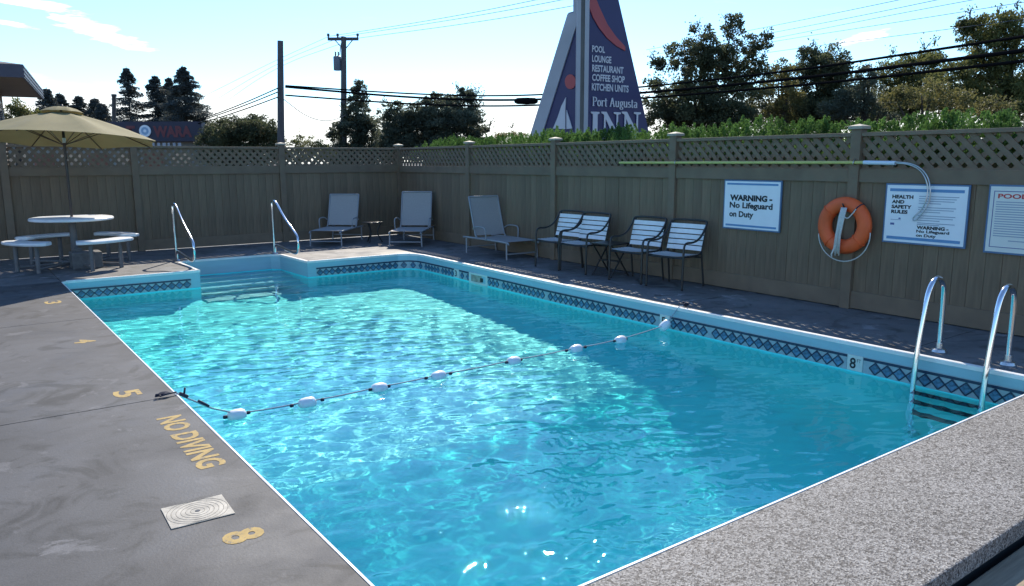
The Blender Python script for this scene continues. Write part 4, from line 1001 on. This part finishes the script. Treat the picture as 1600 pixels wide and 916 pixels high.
# serif lettering drawn with a broad nib: paths in a unit box, thick verticals, thin horizontals
def arc(cx, cy, rx, ry, a0, a1, n=14): return [(cx+rx*math.cos(R(a0+(a1-a0)*i/n)), cy+ry*math.sin(R(a0+(a1-a0)*i/n))) for i in range(n+1)]
GL = {'P': (.62, [[(.14, 0), (.14, 1)], [(.14, .97)]+arc(.32, .735, .22, .235, 90, -90)+[(.14, .5)]], [(.0, .28, 0), (.0, .28, .97)]),
      'o': (.56, [arc(.28, .33, .19, .32, 0, 360, 24)], []),
      'r': (.46, [[(.12, 0), (.12, .65)], [(.12, .45)]+arc(.32, .45, .18, .19, 170, 40, 6)], [(.0, .26, 0), (.0, .14, .62)]),
      't': (.40, [[(.15, .88), (.15, .14)]+arc(.26, .14, .11, .14, 180, 300, 6)], [(.0, .36, .62)]),
      'A': (.76, [[(.62, 0), (.36, 1)], [(.10, 0), (.34, .95)]], [(-.02, .24, 0), (.48, .78, 0), (.2, .55, .34)]),
      'u': (.62, [[(.12, .65), (.12, .2)]+arc(.27, .2, .15, .19, 180, 320, 8)+[(.46, .2)], [(.46, .65), (.46, 0)]], [(.0, .14, .62), (.34, .48, .62), (.46, .6, 0)]),
      'g': (.54, [arc(.26, .42, .16, .21, 0, 360, 20), [(.18, .24), (.12, .1), (.34, .04)], arc(.26, -.12, .2, .14, 60, 420, 16)], [(.36, .54, .60)]),
      's': (.46, [arc(.22, .48, .14, .15, 40, 230, 10)+arc(.22, .18, .15, .17, 60, -150, 10)], []),
      'a': (.54, [arc(.24, .48, .16, .16, 150, 0, 8)+[(.40, .1), (.48, .02)], arc(.23, .18, .16, .17, 40, 330, 14)], [])}
def nib_text(body, P0, rt, up, size, nib, thin, name, m, parent, wid):
    x = 0.0; polys = []
    for ch in body:
        if ch == ' ': x += .3; continue
        w_, paths, serifs = GL[ch]
        for pth in paths:
            for (x0, y0), (x1, y1) in zip(pth[:-1], pth[1:]):
                dx_, dy_ = x1-x0, y1-y0; ln = math.hypot(dx_, dy_) or 1; h = nib/2*abs(dy_)/ln+thin/2; px_, py_ = -dy_/ln*h, dx_/ln*h; e = .01
                ex, ey = dx_/ln*e, dy_/ln*e
                polys.append([(x+x0+px_-ex, y0+py_-ey), (x+x0-px_-ex, y0-py_-ey), (x+x1-px_+ex, y1-py_+ey), (x+x1+px_+ex, y1+py_+ey)])
        for a, b, yy in serifs: polys.append([(x+a, yy), (x+b, yy), (x+b, yy+thin*1.1), (x+a, yy+thin*1.1)])
        x += w_
    sx = wid/x; mbx = MB()
    for i, pl in enumerate(polys):
        l_ = .003+.0002*(i % 9); mbx.add([P0+rt*(a*sx)+up*(b*size)+rt.cross(up)*l_ for a, b in pl], [(0, 1, 2, 3)])
    return mbx.build(name, m, parent)
a = on_plane(924.5, 165.5, TC, nR)+nR*.022; b = on_plane(995, 165.5, TC, nR)+nR*.022; t = on_plane(924.5, 151.5, TC, nR)
nib_text('Port Augusta', twinv @ a, dR, UP, t.z-a.z, .12, .05, 'lettering', 'tower_letter', wR, (b-a).dot(dR))
def inn_poly(px0, px1, shape):       # shape in a unit box, y up
    a = on_plane(px0, 218, TC, nR)+nR*.026; b = on_plane(px1, 218, TC, nR)+nR*.026; tt = on_plane(px0, 174.5, TC, nR); w_, h_ = (b-a).dot(dR), tt.z-a.z
    return [twinv @ (a+dR*(x*w_)+UP*(y*h_)) for x, y in shape]
I_ = [(0, 0), (1, 0), (1, .06), (.78, .09), (.78, .91), (1, .94), (1, 1), (0, 1), (0, .94), (.22, .91), (.22, .09), (0, .06)]
N_ = [[(0, .94), (0, 1), (.26, 1), (.78, .35), (.80, .0), (.72, 0), (.19, .80), (.12, .90)], [(.14, .9), (.14, .08), (0, .05), (0, 0), (.36, 0), (.36, .05), (.22, .08), (.22, .8)], [(.78, 0), (.86, 0), (.86, .91), (1, .94), (1, 1), (.64, 1), (.64, .94), (.78, .91)]]
MB().prism(inn_poly(922, 935, I_), -nR*.015).build('lettering', 'tower_letter', wR)
for x0, x1 in ((938, 968), (970, 999)):
    for k, s_ in enumerate(N_): MB().prism([p+nR*.002*k for p in inn_poly(x0, x1, s_)], -nR*.015).build('lettering', 'tower_letter', wR)

# ------------------------------------------------------------------ utility poles and cables
def pole(label, px, d, top_py, r, arm=False):
    b = ground_at(px, d); top = at(px, top_py, d)-b; o = empty('utility_pole', b, label=label, cat='utility pole', group='utility poles behind the fence')
    MB().tube([(0, 0, -.1), (top.x*.5, top.y*.5, top.z*.5), (top.x, top.y, top.z)], [r*1.25, r*1.1, r*.9], 14).build('shaft', 'wood_pole', o, smooth=True); return o, b, top
pA, bA, tA = pole('plain square topped wooden pole behind the back fence', 438, 24, 64, .095)
pB, bB, tB = pole('wooden pole with crossarm and grey transformer', 537, 34, 58, .12)
# lean of the pole follows the photograph: the head stands a little left of the foot
k = 34/F_PX; RV = Matrix.Rotation(math.atan2(RIGHT.y, RIGHT.x), 4, 'Z'); hB = tB
MB().box(-24*k, 22*k, -.05, .05, -.06, .06, Matrix.Translation(hB+Vector((0, 0, -.08)))@RV).build('crossarm', 'wood_pole', pB)
for s in (-1, 1):
    e = hB+RIGHT*(s*14*k)+Vector((0, 0, -.1)); MB().tube([e, hB+Vector((0, 0, -.55))], .02, 6).build('arm_brace', 'wood_pole', pB)
for x in (-23, -9, 21):
    MB().lathe([(0, .17), (.05, .16), (.06, .08), (.035, .05), (.03, 0)], 10, Matrix.Translation(hB+RIGHT*(x*k)+Vector((0, 0, -.02)))).build('insulator', 'wood_pole', pB, smooth=True)
tp = at(527, 99, 34)-bB
tf = MB().lathe([(0, .30), (.10, .30), (.16, .27), (.165, -.27), (.15, -.30), (0, -.30)], 18, Matrix.Translation(tp)).build('transformer', 'transformer', pB, smooth=True)
for s in (-.06, .06): MB().lathe([(0, .22), (.03, .2), (.035, .02), (.03, 0)], 8, Matrix.Translation(tp+RIGHT*s+Vector((0, 0, .28)))).build('bushing', 'black', tf, smooth=True)
MB().tube([tp+RIGHT*.12, tp+RIGHT*.30], .03, 6).build('bracket', 'black', pB)
MB().tube(smoothpath([at(531, 86, 34)-bB, at(532, 74, 34)-bB, at(534, 66, 34)-bB]), .02, 6).build('fuse', 'black', pB)
# street lamp arm low on the pole
MB().tube(smoothpath([at(537, 182, 34)-bB, at(543, 178, 34)-bB, at(549, 170, 34)-bB]), .05, 8).build('lamp_arm', 'tower_white', pB, smooth=True)
b = ground_at(178, 40); t = at(178, 148, 40)-b
o = empty('black_post', b, label='short black chimney post beside the ragged conifer', cat='post'); MB().tube([(0, 0, 0), (t.x, t.y, t.z)], .10, 12).build('shaft', 'black', o, smooth=True)
MB().lathe([(0, .02), (.13, .02), (.13, -.10), (.10, -.10)], 12, Matrix.Translation(t)).build('collar', 'black', o, smooth=True)

def cable(name, label, pts, r, m, group, sag=0.0, cat='cable'):
    """pts: (px, py, depth)"""
    W = [at(*p) for p in pts]; path = smoothpath(W, 4); o = MB().tube([p-W[0] for p in path], r, 6).build(name, m, smooth='all'); o.location = W[0]
    return tag(o, label, cat, group)
GC = 'black service cables across the sky'; GW = 'thin power lines'
c1 = [(1700, 42, 10), (1500, 72, 12.5), (1250, 110, 16.5), (1000, 137, 20.8), (820, 151, 21.8), (650, 148, 22.8), (446, 134, 23.8)]
cable('overhead_cable', 'uppermost black cable running past the inn sign to the plain pole', c1, .022, 'cable', GC)
c2 = [(1700, 66, 10), (1500, 92, 12.5), (1250, 123, 16.5), (1000, 146, 20.8), (820, 158, 21.8), (650, 154, 22.8), (446, 136, 23.8)]
cable('overhead_cable', 'thick middle black cable carrying the splice box past the inn sign', c2, .030, 'cable', GC)
c3 = [(1700, 84, 10), (1500, 107, 12.5), (1250, 134, 16.5), (1000, 154, 20.8), (820, 167, 21.8), (650, 164, 22.8), (446, 149, 23.8)]
cable('overhead_cable', 'lowest black cable running past the inn sign to the plain pole', c3, .024, 'cable', GC)
for k_, (a, lb) in enumerate((((434, 138), 'upper black cable falling from the plain pole to the left'), ((434, 144), 'middle black cable falling from the plain pole to the left'), ((434, 152), 'lower black cable falling from the plain pole to the left'))):
    cable('overhead_cable', lb, [(a[0], a[1], 23.8), (380, a[1]+24-k_*2, 25), (320, a[1]+47-k_*4, 30), (250, a[1]+66-k_*5, 38)], .018, 'cable', GC)
sp = at(822, 158, 21.78)
bx_ = tag(MB().lathe([(0, -.33), (.05, -.32), (.085, -.24), (.095, 0), (.085, .24), (.05, .32), (0, .33)], 14).build('splice_box', 'cable', smooth='all'), 'black splice box hanging on the middle cable beside the inn sign', 'splice box')
bx_.location = sp; bx_.rotation_euler = (0, R(90), math.atan2(RIGHT.y, RIGHT.x))
cable('power_line', 'slack thin wire drooping from the plain pole to the crossarm pole', [(443, 155, 24), (480, 184, 26), (515, 191, 30), (545, 178, 34)], .012, 'wire', GW, .1)
for (x0, y0), lb, e in (((514, 57), 'upper thin power line rising from the crossarm to the top edge', (905, -14)), ((528, 58), 'middle thin power line rising from the crossarm to the top edge', (960, -16)), ((558, 60), 'lower thin power line rising from the crossarm to the top edge', (980, -6))):
    cable('power_line', lb, [(x0, y0, 34), ((x0*.5+e[0]*.5), (y0+e[1])*.5+5, 29), (e[0], e[1], 24)], .009, 'wire', GW)
for (x0, y0), lb, e in (((514, 57), 'thin power line falling left from the end of the crossarm', (300, 160)), ((528, 60), 'thin power line falling left from the middle of the crossarm', (318, 168)), ((540, 66), 'thin power line falling left from below the crossarm', (335, 172))):
    cable('power_line', lb, [(x0, y0, 34), (430, (y0*.48+e[1]*.42), 39), (e[0], e[1], 48)], .008, 'wire', GW)
for k_, (a, m_, e, lb) in enumerate((((1150, 52), (1300, 22), (1500, -20), 'topmost thin line above the trees at right'), ((1160, 60), (1330, 28), (1560, -20), 'second thin line above the trees at right'), ((1170, 68), (1400, 22), (1640, -22), 'third thin line above the trees at right'), ((1200, 66), (1420, 32), (1660, -6), 'fourth thin line above the trees at right'), ((1180, 84), (1420, 54), (1660, 22), 'lowest thin line above the trees at right'))):
    cable('power_line', lb, [(a[0]-140, a[1]+26, 30), (*a, 26), (*m_, 20), (*e, 14)], .006, 'wire', GW)

# ------------------------------------------------------------------ buildings beyond the fence
hb = empty('eaved_building', at(10, 300, 15.5)*1.0, label='low building with dark fascia, pale soffit and windows at the left edge', cat='building')
hb.location.z = -.05; hi_ = Matrix.Translation(-hb.location)
D1, D2 = 14.2, 19.0
c0t, c0b = at(36, 101, D1), at(36, 121.5, D1); c1t, c1b = at(66, 133, D2), at(66, 148, D2)
zt, zb = c0t.z, c0b.z; c1 = Vector((c1t.x, c1t.y, 0)); c0 = Vector((c0t.x, c0t.y, 0)); ed = (c1-c0).normalized(); per = Vector((-ed.y, ed.x, 0))
if per.dot(RIGHT) > 0: per = -per
def H3(p, z): return hi_ @ Vector((p.x, p.y, z))
back_l = c0+per*9
MB().prism([H3(c0, zt), H3(c1, zt), H3(c1, zb), H3(c0, zb)], per*.04).build('fascia', 'fascia', hb)
MB().prism([H3(c0+per*.041, zt), H3(back_l, zt), H3(back_l, zb), H3(c0+per*.041, zb)], ed*.04).build('fascia', 'fascia', hb)
for j in range(3):
    z_ = zb+(zt-zb)*(j+.5)/3; MB().prism([H3(c0, z_-.012)-per*.012, H3(c1, z_-.012)-per*.012, H3(c1, z_+.012)-per*.012, H3(c0, z_+.012)-per*.012], per*.01).build('fascia_rib', 'fascia', hb)
MB().prism([H3(c0+per*.05+ed*.05, zb+.03), H3(c1+per*.05, zb+.03), H3(back_l+(c1-c0), zb+.03), H3(back_l+ed*.05, zb+.03)], (0, 0, .02)).build('soffit', 'soffit', hb)
ridge = c0+per*4.5+(c1-c0)*.5
MB().add([H3(c0, zt+.002), H3(c1, zt+.002), H3(back_l+(c1-c0), zt+.002), H3(back_l, zt+.002), H3(ridge, zt+.75)], [(0, 1, 4), (1, 2, 4), (2, 3, 4), (3, 0, 4)]).build('roof', 'roof_grey', hb)
w0 = c0+per*.75+ed*1.0; w1 = w0+ed*3.4
MB().prism([H3(w0, -.05), H3(w1, -.05), H3(w1, zb+.03), H3(w0, zb+.03)], per*.15).build('wall', 'wall_tan', hb)
wl0 = w0+per*.15; MB().prism([H3(w0+per*.151, -.05), H3(w0+per*8, -.05), H3(w0+per*8, zb+.03), H3(w0+per*.151, zb+.03)], ed*.15).build('wall', 'wall_tan', hb)
for j in range(3):
    a = w0+per*(.35+j*.55); b_ = a+per*.46
    f = MB().prism([H3(a-ed*.02, 1.75), H3(b_-ed*.02, 1.75), H3(b_-ed*.02, zb-.18), H3(a-ed*.02, zb-.18)], ed*.03).build('window', 'frame_white', hb)
    MB().prism([H3(a+per*.04-ed*.03, 1.79), H3(b_-per*.04-ed*.03, 1.79), H3(b_-per*.04-ed*.03, zb-.22), H3(a+per*.04-ed*.03, zb-.22)], ed*.008).build('pane', 'glass_dark', f)
    a = w0+ed*(.4+j*.9); b_ = a+ed*.6
    f = MB().prism([H3(a-per*.02, 1.75), H3(b_-per*.02, 1.75), H3(b_-per*.02, zb-.18), H3(a-per*.02, zb-.18)], per*.03).build('window', 'frame_white', hb)
    MB().prism([H3(a+ed*.04-per*.03, 1.79), H3(b_-ed*.04-per*.03, 1.79), H3(b_-ed*.04-per*.03, zb-.22), H3(a+ed*.04-per*.03, zb-.22)], per*.008).build('pane', 'glass_dark', f)
# dark signboard roof of the restaurant
SD = 31.0; sb = empty('restaurant', ground_at(210, SD+1), label='restaurant with a dark signboard carrying red letters and a round logo', cat='building'); si = Matrix.Translation(-sb.location)
def sbox(px0, px1, py0, py1, d0, d1, nm, m, parent=None):
    a = at(px0, py1, SD); b_ = at(px1, py0, SD); w_ = (b_-a).dot(RIGHT); M = Matrix.Translation(Vector((a.x, a.y, 0)))@RV
    return MB().box(0, w_, d0, d1, a.z, b_.z, si @ M).build(nm, m, parent or sb)
sg_ = sbox(-60, 316, 190, 222, -.1, .3, 'signboard', 'dark_fascia')
a = at(-60, 222, SD)
M = Matrix.Translation(Vector((a.x, a.y, 0)))@RV; wW = 376*SD/F_PX
MB().box(.1, wW-.1, .35, 7, -.05, a.z+.05, si @ M).build('wall', 'wall_pale', sb)
for j in range(8): MB().box(.4+j*1.1, 1.2+j*1.1, .31, .348, .5, 1.9, si @ M).build('window', 'glass_dark' if j % 2 else 'wall_brick', sb)
def sb_text(body, x0, x1, y0, y1, m, bold=.03):
    p = at(x0, y1, SD)-FWD*.115; q = at(x1, y1, SD); t_ = at(x0, y0, SD); return text('lettering', body, m, sg_, si @ p, RIGHT, UP, (q-p).dot(RIGHT), t_.z-p.z, bold, .0)
sb_text('WARA', 242, 302, 197, 215, 'wara_red', .05); sb_text('T', 200, 214, 197, 215, 'wara_red', .05)
p = si @ (at(229, 205, SD)-FWD*.11); RM = Matrix.Translation(p)@RV@Matrix.Rotation(R(90), 4, 'X')
MB().lathe([(.10, 0), (.23, 0), (.23, .03), (.10, .03), (.10, 0)], 24, RM).build('logo_ring', 'sign_white', sg_); MB().lathe([(.0, .032), (.15, .032), (.15, .02)], 24, RM).build('logo_disc', 'logo_blue', sg_)
MB().lathe([(.0, .04), (.06, .04), (.06, .03)], 16, RM).build('logo_centre', 'sign_white', sg_)
for j in range(15):
    x = 168+j*8; p0 = at(x, 229, SD-.1)-FWD*.1; h_ = .14; MB().box(0, .09+.02*(j % 3), -.01, 0, 0, h_, si @ Matrix.Translation(p0)@RV).build('letter_bar', 'tower_white', sb)
